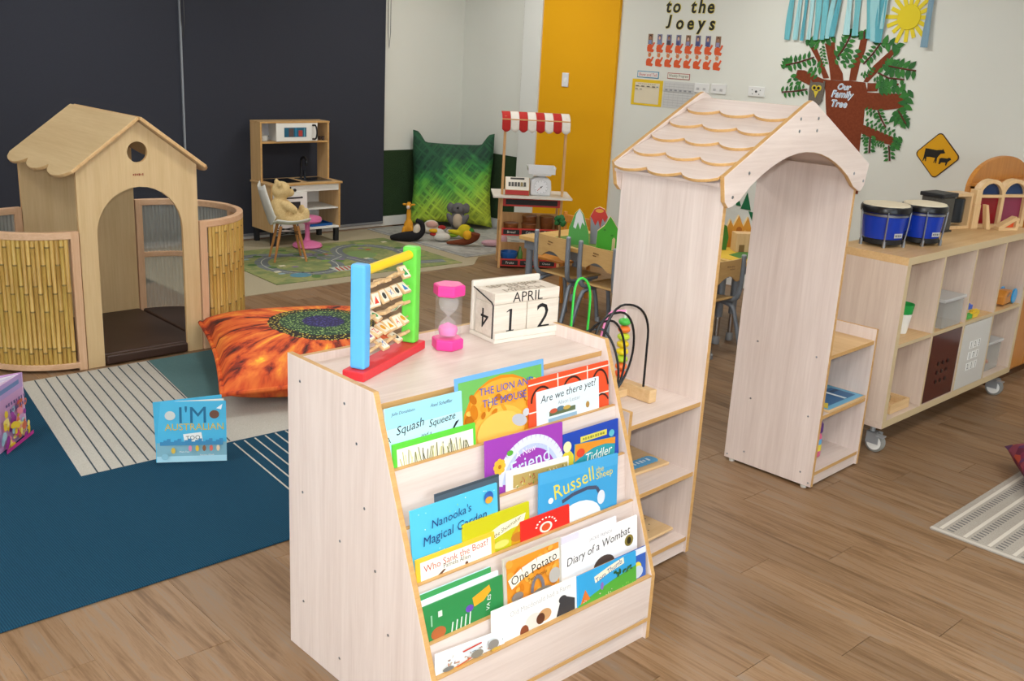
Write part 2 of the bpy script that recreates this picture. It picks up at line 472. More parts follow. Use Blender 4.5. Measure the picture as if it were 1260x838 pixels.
it = []
def arc(cx, cy, rx, ry, a0, a1, n=14): return [(cx+rx*math.cos(math.radians(a0+(a1-a0)*i/n)), cy+ry*math.sin(math.radians(a0+(a1-a0)*i/n))) for i in range(n+1)]
road = '#6f7578'
for pts in (arc(.28, .55, .17, .3, 0, 360, 24), arc(.72, .45, .16, .3, 0, 360, 24), [(.02, .2), (.2, .18), (.45, .3), (.56, .5), (.6, .8), (.95, .9)], [(.45, .55), (.55, .45)], [(.5, .02), (.52, .3)], [(.88, .45), (.98, .4)]):
    it.append(('l', pts, .11, road)); it.append(('l', pts, .006, '#c9c9b4'))
for i in range(46):
    a, b = random.uniform(.04, .96), random.uniform(.05, .95)
    it.append(random.choice([('e', a, b, .022, .03, random.choice(['#4e6d3a', '#5d7d45', '#7d9a4c'])), ('r', a, b, a+.03, b+.035, random.choice(['#a8563c', '#8aa0a8', '#c0a050', '#7c6a8c', '#d8d0b8']))]))
it += [('e', .17, .85, .05, .06, '#5a8a9a'), ('e', .66, .46, .07, .12, '#77905a'), ('r', .36, .74, .5, .86, '#b8beb0')]
for i in range(6): it.append(('p', [(.37+i*.022, .85), (.38+i*.022, .85), (.395+i*.022, .75), (.385+i*.022, .75)], '#b0453a'))
decal('road_print', rm_, 1.78, 1.24, it, (-.89, .62, .006), FX, FY, .000008, .9, 12)
gm = thing('map_rug', 'pale grey patterned rug under the soft toys by the green beanbag', 'rug', (6.47, 7.62, .005), 0)
MB().box(-.62, .62, -.80, .76, .0002, .007).build('rug', mat_print('grey_rug', [(.3, '#8e8e8a'), (.55, '#aaa9a3'), (.75, '#bdbcb6')], 7), gm, bevel=.002)
it = [('l', [(.03, .03), (.97, .03), (.97, .97), (.03, .97), (.03, .03)], .03, '#8a8c8c')]
for i in range(26):
    a, b = random.uniform(.08, .9), random.uniform(.06, .9); it.append(('e', a, b, random.uniform(.015, .05), random.uniform(.01, .03), random.choice(['#94958f', '#8a8d88', '#c4c3bd', '#7f8480']), random.uniform(0, 90)))
decal('rug_print', gm, 1.24, 1.56, it, (-.62, .76, .007), FX, FY, .00001, .9, 10)
# blue reading carpet with stripe patches
def ribbed(name, c1, c2, freq, ax):
    m, nt, b = newmat(name)
    v = coords(nt, (1, 1, 1)); wv = nd(nt, 'ShaderNodeTexWave', bands_direction=ax); nt.links.new(v, wv.inputs[0]); wv.inputs['Scale'].default_value = freq; wv.inputs['Distortion'].default_value = .3
    f = noise(nt, v, 220, 2, .6)
    q = math_(nt, 'MULTIPLY_ADD', wv.outputs['Fac'], .5, math_(nt, 'MULTIPLY', f, .5))
    nt.links.new(ramp(nt, q, [(.25, c1), (.75, c2)]), b.inputs['Base Color']); b.inputs['Roughness'].default_value = .95; b.inputs['Specular IOR Level'].default_value = .1
    bump(nt, b, q, .5, .003); return m
rug = thing('reading_carpet', 'dark teal blue carpet with pale striped patches in front of the playhouse', 'carpet', (0, 0, 0))
MB().box(-1.2, 2.72, 3.10, 5.478, .0005, .008).build('carpet_base', ribbed('teal_carpet', '#15384e', '#224b62', 38, 'X'), rug, bevel=.003)
PATCH = fabric('stone_carpet', '#a8a59c', '#bdbab2', 260)
sl = .14
MB().prism([(1.50, 5.475), (2.30, 5.475), (2.11, 4.10), (1.41, 4.115), (1.60, 5.475)][1:], 'xy', .008, .0092).build('patch', PATCH, rug)
MB().prism([(2.30, 5.475), (2.72, 5.475), (2.72, 4.70), (2.195, 4.70)], 'xy', .008, .0092).build('patch', fabric('sage_carpet', '#4a6a6c', '#587678', 260), rug)
MB().prism([(2.195, 4.70), (2.72, 4.70), (2.72, 4.07), (2.11, 4.10)], 'xy', .008, .0092).build('patch', PATCH, rug)
LINE = C('#33424c', .9)
for i in range(12):
    t0 = 1.665+i*.0565; 
    MB().prism([(t0, 5.47), (t0+.007, 5.47), (t0-.19+.007+(.012*0), 4.11), (t0-.19, 4.11)], 'xy', .0092, .0096).build('stripe', LINE, rug)
PL = C('#b4b1a8', .9)
for i in range(7):
    t0 = 2.10+i*.055
    MB().prism([(t0, 4.08), (t0+.008, 4.08), (t0-.06+.008, 3.45), (t0-.06, 3.45)], 'xy', .008, .0088).build('stripe', PL, rug)
# pale woven rug at the right edge
wr = thing('woven_rug', 'grey and cream woven striped rug at the right edge', 'rug', (4.62, 1.10, .0), .01)
MB().box(-.62, .62, -.85, .49, .0005, .008).build('rug_base', fabric('woven_base', '#9d968c', '#b3aca2', 300), wr, bevel=.002)
it = []
for i in range(13):
    y_ = .02+i*.075
    it.append(('r', .025, y_, .975, y_+.012, '#cfc8bc'))
    for k in range(44):
        xx = .03+k*.0215
        it.append(('p', [(xx, y_+.045), (xx+.009, y_+.045), (xx+.012, y_+.022), (xx+.003, y_+.022)], '#6c6a68'))
decal('weave', wr, 1.24, 1.34, [('r', 0, 0, .018, 1, '#c2bbb0')] + [q if q[0] != 'x' else q for q in it], (-.62, .49, .008), FX, FY, .0000015, .95, 60)
# ================= bookshelf =================
BX, BY = 1.474, 2.511
bs = thing('book_display_shelf', 'pale laminate sloping book display shelf full of picture books', 'bookshelf', (BX, BY, 0), .004)
def side(x):
    pr = [(0, 0), (-.716, 0), (-.716, .235), (-.434, .971), (0, .971)]
    return MB().prism(pr, 'yz', x, x+.018, 0, 1).build('side_panel', [LAM['z'], EDGE], bs, bevel=.0015)
side(0); side(.916)
for s_ in (0,):
    pass
scr = MB().lathe([(.0, .0012), (.004, .001), (.0045, 0)], 8, axis='x')
scm = MB().lathe([(.0045, 0), (.004, -.001), (0, -.0012)], 8, axis='x').mesh('screw_cap', STEEL)
for (y, z) in ((-.07, .90), (-.30, .90), (-.36, .80), (-.40, .62), (-.455, .45), (-.52, .28), (-.58, .14), (-.08, .55), (-.28, .47), (-.08, .18), (-.28, .08)):
    o = bpy.data.objects.new('screw_cap', scm); COL.objects.link(o); o.parent = bs; o.location = (-.0004, y, z)
MB().box(.018, .916, -.018, 0, .06, .956, 0, '+z').build('back_panel', [LAM['z'], EDGE], bs, bevel=.001)
MB().box(.018, .916, -.425, -.018, .912, .93, 0, '-y').build('top_board', [LAM['x'], EDGE], bs, bevel=.001)
LIPS = {1: (2.02, .762), 2: (1.963, .612), 3: (1.91, .464), 4: (1.85, .314), 5: (1.797, .232)}
TL = .12
MB().prism([(-.420, .912), (-.405, .912), (-.450, .66), (-.465, .66)], 'yz', .018, .916).build('rear_board', LAM['x'], bs)
for k in (1, 2, 3, 4):
    y, z = LIPS[k]; y -= BY
    a = .010
    MB().prism([(y, z), (y-.18*TL, z-.18), (y-.18*TL-a, z-.18), (y-a, z)], 'yz', .018, .916, 0, 0).build('pocket_board', LAM['x'], bs)
    MB().box(.018, .916, y-a-.001, y+.0005, z-.001, z+.0035).build('lip', EDGE, bs, bevel=.001)
    MB().box(.018, .916, y-.135*TL, y+.034, z-.128, z-.113).build('ledge', LAM['x'], bs)
y = LIPS[5][0]-BY
MB().box(.018, .916, y-.002, y+.014, .085, .232).build('front_board', LAM['x'], bs, bevel=.001)
MB().box(.018, .916, y-.003, y+.0145, .2315, .236).build('lip', EDGE, bs, bevel=.001)
MB().box(.018, .916, y-.003, -.02, .068, .083, 0, '-y').build('base_board', [LAM['x'], EDGE], bs)
MB().box(.018, .916, y+.012, y+.028, .0, .068).build('plinth', LAM['x'], bs)

# ---- picture books ----
PAGES = C('#f3efe4', .8)
def book(name, label, x0, x1, ztop, row, lay, cov, items, th=.006, roll=0):
    th = min(th, .0052)
    yl, zl = LIPS[row]
    ang = math.atan(TL)
    zb = zl-(.108 if row < 5 else .075)
    H = (ztop-zb)/math.cos(ang)
    yb = yl + (.002 if row < 5 else .012) + lay*.0068 + (zb-zl)*TL
    x1 = min(x1, 2.388); x0 = max(x0, 1.494)
    W = x1-x0
    t = thing(name, label, 'book', ((x0+x1)/2, yb, zb), 0, 'picture books on the display shelf', rot=(Matrix.Rotation(-ang, 3, 'X') @ Matrix.Rotation(math.radians(-roll), 3, 'Y')).to_euler())
    h = W/2
    cvr = C(cov, .35)
    MB().box(-h, h, 0, .0014, 0, H).box(-h, h, th-.0014, th, 0, H).box(-h, -h+.0014, .0014, th-.0014, 0, H).build('cover', cvr, t, bevel=.0006, seg=1)
    MB().box(-h+.0016, h-.003, .0016, th-.0016, .002, H-.003).build('pages', PAGES, t)
    vis = (ztop-zl)/math.cos(ang)
    if items: decal('cover_print', t, W, vis, items, (-h, 0, H), FX, FZ, .00018, .35)
    return t
def blobs(n, cols, x0, x1, y0, y1, r0, r1, seed=1):
    R = random.Random(seed); return [('e', R.uniform(x0, x1), R.uniform(y0, y1), R.uniform(r0, r1), R.uniform(r0, r1)*1.3, R.choice(cols), R.uniform(0, 180)) for _ in range(n)]
book('picture_book', 'light blue picture book with a slanted black script title, top row left', 1.482, 1.759, 0.928, 1, 1, '#a9dcec', [
    ('r', 0, 0, 1, .35, '#9ad6ec'), ('r', 0, .35, 1, 1, '#b9e6f0'), ('t', 'Julia Donaldson', .22, .12, .3, '#333a44', 0, .3), ('t', 'Axel Scheffler', .72, .12, .3, '#333a44', 0, .3), ('t', 'A', .02, .52, .06, '#20242c'),
    ('t', 'Squash', .3, .4, .36, '#20242c', 6, .3), ('t', 'Squeeze', .72, .42, .36, '#20242c', 4, .3), ('t', 'and a', .5, .58, .14, '#3a4048', 0, .3),
    ('e', .45, .85, .1, .16, '#d8a8a8'), ('p', [(.8, .72), (.9, .5), (.95, .48), (.86, .64), (.82, .8)], '#20242c'), ('e', .12, .95, .08, .15, '#9cc890')], .008)
book('picture_book', 'picture book with a bright green frame around pale grass, top row front', 1.507, 1.800, 0.829, 1, 0, '#5ec93f', [
    ('r', .045, .24, .965, 1, '#eceadb')] + [('l', [(.1+i*.024, 1), (.1+i*.024+random.uniform(-.03, .03), random.uniform(.35, .7))], .003, random.choice(['#b9b77c', '#8a8c5c', '#d3cf9e', '#5a5a46'])) for i in range(34)], .008)
book('picture_book', 'picture book with a golden lion and blue lettering, top row middle', 1.742, 2.092, 0.962, 1, 2, '#6aa9de', [
    ('r', .03, .07, .97, 1, '#6db35c'), ('e', .5, .75, .44, .66, '#d8861c'), ('e', .5, .5, .36, .36, '#e9a63a'), ('e', .46, .9, .3, .36, '#f0b64a')] + blobs(26, ['#e39a2c', '#c87818', '#f2bd58', '#b86a14'], .1, .9, .3, .7, .02, .07, 3) + [
    ('e', .46, .92, .26, .3, '#f3bf5a'), ('t', 'THE LION AND', .55, .27, .62, '#3d58b8'), ('t', 'THE MOUSE', .52, .45, .5, '#3d58b8'), ('e', .68, .83, .09, .09, '#b9bcc4', 20), ('e', .76, .74, .04, .06, '#c9ccd2')], .008)
book('picture_book', 'orange red picture book with dark line drawings, top row right', 2.019, 2.378, 0.910, 1, 1, '#e2522c', [
    ('l', [(0, .12), (1, .1)], .004, '#fbe8dc'), ('l', [(0, .7), (1, .68)], .004, '#fbe8dc'), ('l', [(.35, 0), (.35, 1)], .004, '#fbe8dc'), ('l', [(.72, 0), (.72, 1)], .004, '#fbe8dc'),
    ('l', arc(.15, .5, .12, .3, 180, 360), .007, '#3a2420'), ('l', arc(.53, .6, .14, .45, 180, 360), .007, '#3a2420'), ('l', arc(.88, .6, .11, .45, 170, 350), .007, '#3a2420'), ('l', arc(.9, 1, .1, .3, 180, 330), .006, '#3a2420')], .007)
book('picture_book', 'small pale blue book with a caravan and handwritten title, top row right front', 2.048, 2.324, 0.869, 1, 0, '#dcebf3', [
    ('t', 'Are we there yet?', .5, .22, .9, '#23262c', 3, .2), ('t', 'Alison Lester', .5, .46, .36, '#9aa2aa'), ('r', .18, .66, .6, .8, '#5d6b4c'), ('e', .25, .66, .06, .07, '#c0563c'), ('e', .36, .64, .06, .07, '#58788c'), ('e', .46, .66, .06, .06, '#c0a050'), ('r', .16, .86, .62, 1, '#8fb0c8'), ('e', .8, .75, .03, .1, '#b08a4a')], .006)
book('picture_book', 'purple picture book with a pale rainbow and a yellow flower', 1.799, 2.116, 0.776, 2, 1, '#9a3fae', [
    ('l', arc(.58, 1.0, .42, .82, 188, 352, 22), .028, '#d6dcf2'), ('l', arc(.58, 1.0, .36, .70, 190, 350, 22), .014, '#b9c6ee'), ('e', .17, .52, .045, .08, '#eec23e')] + [('e', .17+.05*math.cos(q), .52+.1*math.sin(q), .028, .05, '#f2b53a') for q in [i*.785 for i in range(8)]] + [('e', .17, .52, .02, .04, '#b5701c'), ('e', .3, .32, .04, .05, '#5aa83c'),
    ('t', 'A New', .5, .36, .26, '#efe4f8', 8), ('t', 'Friend', .56, .58, .5, '#d3e4fb', 8)], .007, roll=-1.5)
book('picture_book', 'white board book with a patchwork strip, second row front', 1.871, 2.132, 0.669, 2, 0, '#e9e8e0', [('r', .1, .3, .98, 1, '#b7a060')] + blobs(60, ['#c8b23c', '#7a9a3c', '#b0503c', '#e6dcae', '#5c5c34'], .12, .96, .4, .95, .012, .03, 5), .012, roll=-3)
book('picture_book', 'dark blue picture book with a yellow title strip, second row right', 2.124, 2.380, 0.729, 2, 1, '#2347ae', [
    ('r', .3, .2, .78, .36, '#d9cf5a'), *bars(.54, .28, .4, .08, '#8a8a3a', 9), ('e', .5, .72, .34, .25, '#cfd8e4'), ('e', .68, .62, .16, .14, '#6d5a50'), ('e', .86, .35, .05, .1, '#5fb7c8'), ('e', .06, .8, .12, .35, '#d9c83a'), ('e', .06, .35, .07, .15, '#e8dfb0')], .007)
book('picture_book', 'teal and orange picture book with white script, second row right front', 2.154, 2.342, 0.683, 2, 0, '#2f9aa6', [
    ('p', [(0, 0), (1, 0), (1, .3), (.75, .22), (.45, .3), (.2, .55), (0, .8)], '#e0902e'), ('e', .14, .42, .1, .2, '#dc4a30'), ('t', 'Tiddler', .6, .62, .66, '#f2efe2', 8, .3)], .005, roll=-5)
book('picture_book', 'dark slate grey book standing at the back of the third row', 1.598, 1.833, 0.687, 3, 2.4, '#4b5a68', [('r', 0, 0, 1, .03, '#3c4954')], .009)
book('picture_book', 'sky blue picture book with a navy script title, third row left', 1.508, 1.820, 0.666, 3, 1.6, '#54bfe2', blobs(26, ['#d8f0f8', '#8fd8ee', '#7fd0a0', '#e8f6fa'], .03, .97, .03, .97, .004, .01, 8) + [
    ('t', "Nanooka's", .44, .24, .46, '#1d3f80', 5, .2), ('t', 'Magical Garden', .48, .45, .74, '#1d3f80', 5, .2), ('e', .88, .16, .055, .09, '#2f62b0'), ('e', .88, .2, .045, .05, '#e0a43a')], .007)
book('picture_book', 'yellow green picture book with a curved cream banner, third row', 1.681, 1.939, 0.580, 3, 0.8, '#c6c21e', [
    ('p', [(.06, .95), (.1, .72), (.3, .5), (.55, .34), (.94, .26), (.9, .52), (.7, .55), (.45, .66), (.3, .8), (.15, .95)], '#efeacb'), ('t', 'Elves and the Shoemaker', .52, .54, .72, '#5a5020', 16, .2), ('p', [(.7, 1), (.72, .7), (.85, .45), (.8, .8), (.9, 1)], '#d09a22'), ('e', .8, .82, .1, .12, '#c07a2a'), ('e', .55, .85, .12, .1, '#dfd46a')], .007)
book('picture_book', 'blue picture book with a yellow title and a white sheep, third row right', 1.969, 2.323, 0.643, 3, 1, '#3f9fd6', [
    ('r', 0, 0, 1, .2, '#4aa6da'), ('t', 'Russell', .43, .32, .5, '#e3d24a', 10), ('t', 'the', .76, .2, .1, '#e3d24a', 4), ('t', 'Sheep', .82, .32, .22, '#e3d24a', 4), ('e', .5, 1.0, .28, .32, '#e8eef2'), ('l', [(.28, .6), (.42, .52), (.6, .48), (.72, .52), (.78, .7)], .012, '#46506a'), ('e', .78, .72, .05, .13, '#d8dee8'), ('e', .14, .52, .03, .05, '#f4f6f8')], .009, roll=-3)
book('picture_book', 'cream picture book with a yellow border and red title, third row left front', 1.510, 1.794, 0.531, 3, 0, '#f0c23a', [
    ('r', .05, .18, .95, 1, '#fbf4e6'), ('t', 'Who Sank the Boat?', .5, .42, .82, '#c0453c', 3), ('t', 'Pamela Allen', .5, .66, .34, '#4a4a4a'), ('p', [(.24, 1), (.33, .8), (.36, .82), (.3, 1)], '#6a4a3a'), ('e', .62, .92, .02, .08, '#6a4a3a')], .006)
book('picture_book', 'small bright red book with a round smiling face, third row', 1.898, 2.103, 0.528, 3, 0, '#dc2c24', [
    ('e', .5, .68, .13, .26, '#fbe6d8'), ('e', .5, .68, .09, .18, '#d8522c')] + [('e', .5+.2*math.cos(math.radians(q)), .62+.4*math.sin(math.radians(q)), .02, .04, '#fbeee4') for q in range(190, 355, 20)], .006)
book('picture_book', 'white and cyan picture book standing behind the green one, fourth row left', 1.491, 1.749, 0.450, 4, 1.7, '#bfe3e6', [('r', 0, 0, 1, .12, '#3f9c58'), ('r', 0, .12, 1, .3, '#8fd2e0')], .007)
book('picture_book', 'thin white picture book between the cyan and the green one, fourth row', 1.493, 1.772, .434, 4, .85, '#eef2ee', [('r', 0, 0, 1, .2, '#dfe8ea')], .006)
book('picture_book', 'green picture book with orange leaf and white lettering, fourth row left', 1.495, 1.783, 0.420, 4, 0, '#2f8a4c', [
    ('p', [(.6, .3), (.82, .12), (.84, .3), (.74, .5), (.62, .56)], '#e8a62a'), ('e', .56, .55, .05, .1, '#6a4ab0'), ('e', .17, .85, .09, .17, '#b5663a'), *[('p', [(.32+.055*i, .98), (.335+.055*i, .98), (.355+.055*i, .72-.02*i), (.34+.055*i, .72-.02*i)], '#dfeee2') for i in range(5)], ('t', 'VA ES', .8, .6, .16, '#f2f6f0', 80), ('r', .08, .3, .1, .6, '#8fc09c'), ('r', .17, .26, .22, .42, '#cfe0d2')], .008)
book('picture_book', 'orange picture book with a white banner title and grey animals, fourth row', 1.786, 2.020, 0.463, 4, 0, '#c9c3b6', [
    ('r', .05, .08, .96, 1, '#e8952e')] + blobs(30, ['#f0b24a', '#d87f1e', '#e8a23c'], .08, .92, .1, .98, .03, .07, 12) + [('l', [(.08, .55), (.3, .4), (.55, .32), (.95, .3)], .034, '#f5eedd'), ('t', 'One Potato', .5, .4, .8, '#2c2420', 9), ('t', 'Two Potato', .55, .58, .34, '#7a4a20', 6), ('l', arc(.55, .9, .1, .3, 180, 360), .012, '#77747c'), ('e', .2, .85, .1, .1, '#8a8078'), ('e', .85, .72, .1, .16, '#b8b4ae'), ('e', .62, .98, .2, .12, '#8c8478')], .008)
book('picture_book', 'plain white book showing only its top behind the wombat book', 2.031, 2.280, 0.453, 4, 1, '#e9e7ee', [('r', 0, 0, .3, .2, '#dcd8ea')], .006)
book('picture_book', 'white picture book with a handwritten title and gold medal, fourth row right', 2.023, 2.373, 0.433, 4, 0, '#f3f2f3', [
    ('t', 'JACKIE FRENCH', .5, .16, .3, '#a8a8b0'), ('t', 'Diary of a Wombat', .48, .45, .84, '#2a2626', 5, .2), ('e', .54, 1, .14, .26, '#54443c'), ('e', .88, .62, .06, .16, '#8a7a34'), ('e', .88, .62, .03, .1, '#2f2a1a')], .007)
book('picture_book', 'white picture book with small storybook figures, bottom row left', 1.496, 1.747, 0.288, 5, 0, '#e6eef2', blobs(44, ['#b8a488', '#98786a', '#c0b098', '#8a9aa4', '#c8825a'], .15, .95, .35, 1, .012, .035, 21) + [('p', [(.35, .25), (.62, .12), (.63, .2), (.36, .33)], '#c0392e'), ('r', .1, .93, .9, 1, '#d09a4a'), ('p', [(.25, .92), (.5, .68), (.52, .74), (.28, .98)], '#c8663a'), ('e', .56, .66, .09, .2, '#8a8478'), ('e', .8, .5, .08, .26, '#8f8a84'), ('e', .15, .86, .08, .12, '#7a7a78'), ('e', .84, .78, .07, .1, '#d0a848')], .005, roll=-4)
book('picture_book', 'white picture book with painted farm animals, bottom row middle', 1.710, 2.056, 0.339, 5, 0.9, '#f2f1ee', [
    ('t', 'Old Macdonald had a Farm', .56, .24, .72, '#bcbcc0', 3), ('e', .47, .78, .1, .24, '#e4ddd4'), ('e', .36, .95, .05, .18, '#8a4a30'), ('e', .6, .72, .08, .18, '#c89a6a'), ('e', .55, .78, .05, .16, '#5a3424'), ('p', [(.74, .95), (.78, .6), (.84, .42), (.9, .5), (.97, .6), (.97, .95)], '#3c3c40'), ('e', .82, .5, .05, .12, '#3c3c40')], .008, roll=-1.2)
book('picture_book', 'deep blue book with a yellow star peeping out, bottom row far right', 2.236, 2.383, 0.336, 5, 0.9, '#3460b8', [('e', .72, .62, .13, .2, '#f2dc4a'), ('e', .72, .75, .18, .2, '#c8d2e0'), ('r', .5, 0, 1, .2, '#dfe6f0')], .006)
book('picture_book', 'sky blue picture book with a green hill and red tent, bottom row right', 2.056, 2.328, 0.338, 5, 0, '#35a3dc', [
    ('p', [(0, 1), (0, .92), (.25, .75), (.55, .6), (1, .45), (1, 1)], '#54a83c'), ('l', [(.28, .34), (.5, .22), (.78, .12)], .022, '#efe9cf'), ('t', 'Tom Thumb', .52, .25, .46, '#3a4a8a', 14), ('p', [(.04, .9), (.12, .5), (.2, .85)], '#d9782e'), ('e', .4, .62, .025, .12, '#8a6ab8')] + blobs(12, ['#2c5a34', '#3a6c3c'], .62, .9, .36, .5, .02, .04, 31) + blobs(14, ['#8cc85c', '#e8c0d0', '#f0f0e0'], .05, .95, .8, .98, .006, .016, 32), .007)

# ================= on top of the bookshelf =================
TZ = .93
ab = thing('counting_abacus', 'toy counting frame with blue and green posts and wooden letter tiles', 'abacus', (1.729, 2.370, TZ), .445)
MB().box(-.195, .195, -.036, .036, 0, .028).build('base', C('#d8343c', .4), ab, bevel=.004)
MB().box(-.175, -.137, -.024, .024, .028, .335).build('post', C('#5aaee8', .4), ab, bevel=.008, seg=3)
MB().box(.137, .175, -.024, .024, .028, .335).build('post', C('#6bd34a', .4), ab, bevel=.008, seg=3)
MB().tube([(-.137, 0, .31), (.137, 0, .31)], .0145, 14).build('handle_bar', C('#f0cf1c', .35), ab, smooth=True)
R_ = random.Random(4)
for r in range(5):
    z = .262-.049*r
    rod = MB().tube([(-.14, 0, z), (.14, 0, z)], .003, 6).build('rod', C('#c8a878'), ab)
    base = [20, -35, 25, -55, -35][r]
    for k in range(6):
        x = -.115+k*.043+R_.uniform(-.004, .004); a = math.radians(base+R_.uniform(-25, 25)) if r % 2 else math.radians(R_.choice([70, 60, -50])+R_.uniform(-15, 15))
        tl = MB().box(-.0185, .0185, -.005, .005, -.022, .022).build('letter_tile', TOYWOOD, ab, bevel=.003, loc=(x, 0, z), rot=(a, 0, R_.uniform(-.15, .15)))
        col = R_.choice(['#d8402e', '#3a76c0', '#2e9a58', '#e0a022', '#8a5aa8', '#3a3a3a'])
        decal('tile_print', tl, .034, .04, [('r', .04, .04, .96, .96, '#efe6d2'), R_.choice([('e', .5, .5, .3, .26, col), ('t', R_.choice('ABHKMRTXZ'), .5, .5, .5, col), ('p', [(.2, .8), (.5, .2), (.8, .8)], col)])], (-.017, -.005, .02), FX, FZ)
hg = thing('hourglass', 'pink hexagonal sand timer standing beside the wooden calendar', 'sand timer', (1.985, 2.39, TZ), .15)
PINK = C('#ef3f96', .35)
for z in (0, .175):
    MB().lathe([(.046, 0), (.052, .004), (.052, .033), (.046, .037)], 6, (0, 0, z)).build('end_cap', PINK, hg, bevel=.002)
MB().lathe([(.043, .036), (.043, .176)], 24).build('tube_wall', clear('clear_plastic', '#dfe2e6', .07, .05), hg, smooth=True)
MB().lathe([(.003, .037), (.028, .045), (.033, .062), (.026, .085), (.005, .104), (.005, .108), (.026, .128), (.033, .15), (.028, .168), (.003, .175)], 20).build('glass_bulb', clear('glass_bulb', '#eef2f4', .14, .03), hg, smooth=True)
MB().lathe([(.003, .039), (.027, .046), (.0315, .062), (.028, .072), (.0, .086)], 18).build('sand', C('#ef62b8', .8), hg, smooth=True)
ca = thing('block_calendar', 'white washed wooden block calendar showing April 12', 'calendar', (2.277, 2.318, TZ), -.12)
CW = wood('whitewashed_wood', '#cfc3b4', '#e6dccf', 'x', 40)
CW2 = C('#dfd8cc', .6)
MB().box(-.14, .14, -.0, .15, 0, .014).build('tray', CW2, ca, bevel=.003)
MB().box(-.14, .14, -.002, .010, .014, .036).build('tray_front', CW2, ca, bevel=.003)
MB().box(-.14, .14, .134, .15, .014, .185).build('tray_back', CW2, ca, bevel=.005, seg=3)
for sx in (-1, 1):
    pts = [(sx*.137, .020, .01), (sx*.137, .020, .125), (sx*.137, .03, .135), (sx*.137, .135, .165)]
    MB().tube(pts, .0022, 6).build('wire_guard', C('#3a3a3e', .4, .6), ca)
mbk = MB().box(-.134, .134, .016, .126, .128, .166).build('month_block', CW, ca, bevel=.002)
decal('month_print', mbk, .268, .038, [('t', 'APRIL', .5, .5, .46, '#1f1c1a')], (-.134, .016, .166), FX, FZ, .0004)
decal('top_print', mbk, .268, .11, [('t', 'MARCH', .5, .78, .6, '#8a7a64', 180*0), ('t', 'JULY', .5, .52, .34, '#8a7a64'), ('t', 'SEPTEMBER', .5, .22, .8, '#8a7a64')], (-.134, .126, .166), FX, FY, .0004)
for k, (x0, dg) in enumerate(((-.134, '1'), (.002, '2'))):
    bl = MB().box(x0, x0+.132, .016, .126, .015, .127).build('number_block', CW, ca, bevel=.002)
    decal('number_print', bl, .132, .112, [('1', .5, .5, .68, '#17181c') if dg == '1' else ('t', dg, .5, .5, .42, '#17181c')], (x0, .016, .127), FX, FZ, .0004)
    if k == 0: decal('side_print', bl, .11, .112, [('t', '4', .5, .5, .4, '#17181c', 180)], (x0, .126, .127), (0, -1, 0), FZ, .0004)
# ================= arched play gateway with shelves =================
ar = thing('play_archway', 'pale laminate play archway with scalloped roof and low shelves each side', 'archway', (3.455, 2.097, 0), .035)
D = .466
for s in (-1, 1):
    xa = s*.48-.01
    MB().box(xa, xa+.02, 0, D, .012, 1.452, 0, '-y +y').build('upright_panel', [LAM['z'], EDGE], ar, bevel=.0015)
    x0, x1 = (.49, .905) if s > 0 else (-.905, -.49)
    MB().box(x1 if s > 0 else x0-.018, x1+.018 if s > 0 else x0, 0, D, .012, .69, 0, '-y +z').build('end_panel', [LAM['z'], EDGE], ar, bevel=.0015)
    for z in (.617, .335):
        MB().box(x0, x1, .004, D-.012, z, z+.018, 0, '-y').build('shelf_board', [BIRCH['y'] if z > .4 and s > 0 else LAM['x'], EDGE], ar, bevel=.001)
    MB().box(x0, x1, .004, D-.012, .062, .08, 0, '-y').build('shelf_board', [LAM['x'], EDGE], ar, bevel=.001)
    MB().box(x0, x1, .012, .03, .012, .062).build('plinth', LAM['x'], ar)
    MB().box(x0, x1, D-.012, D, .012, .655).build('back_panel', LAM['z'], ar)
    for y in (.04, D-.04):
        MB().lathe([(.014, 0), (.014, .012)], 10, (xa+.01, y, 0)).build('foot', C('#c8c4bc'), ar)
    for (y, z) in ((.06, .62), (.36, .62), (.06, .34), (.36, .34), (.06, .07), (.36, .07), (.015, .03), (.45, .03)):
        o = bpy.data.objects.new('screw_cap', scm); COL.objects.link(o); o.parent = ar; o.location = (xa-.0004, y, z)
# gables
def gable(y0, y1):
    out = [(-.535, 1.475), (-.515, 1.385), (-.49, 1.362), (-.465, 1.366)]
    n = 14; inner = []
    for i in range(n+1):
        t = i/n; x = -.42+.84*t; inner.append((x, 1.385+.155*math.sin(PI*t)**.8))
    poly = out + inner + [(.465, 1.366), (.49, 1.362), (.515, 1.385), (.535, 1.475), (.03, 1.722), (0, 1.732), (-.03, 1.722)]
    return MB().prism(poly, 'xz', y0, y1, 0, 1).build('gable_board', [LAM['x'], EDGE], ar, bevel=.003)
gable(-.02, -.001); gable(D+.001, D+.02)
scy = MB().lathe([(.0, -.0012), (.006, -.001), (.0065, 0)], 8, axis='y').mesh('screw_cap', STEEL)
for (x, z) in ((-.07, 1.665), (.06, 1.665), (-.07, 1.62), (.06, 1.62), (-.38, 1.48), (.41, 1.44), (-.47, 1.40), (.50, 1.405)):
    o = bpy.data.objects.new('screw_cap', scy); COL.objects.link(o); o.parent = ar; o.location = (x, -.0204, z)
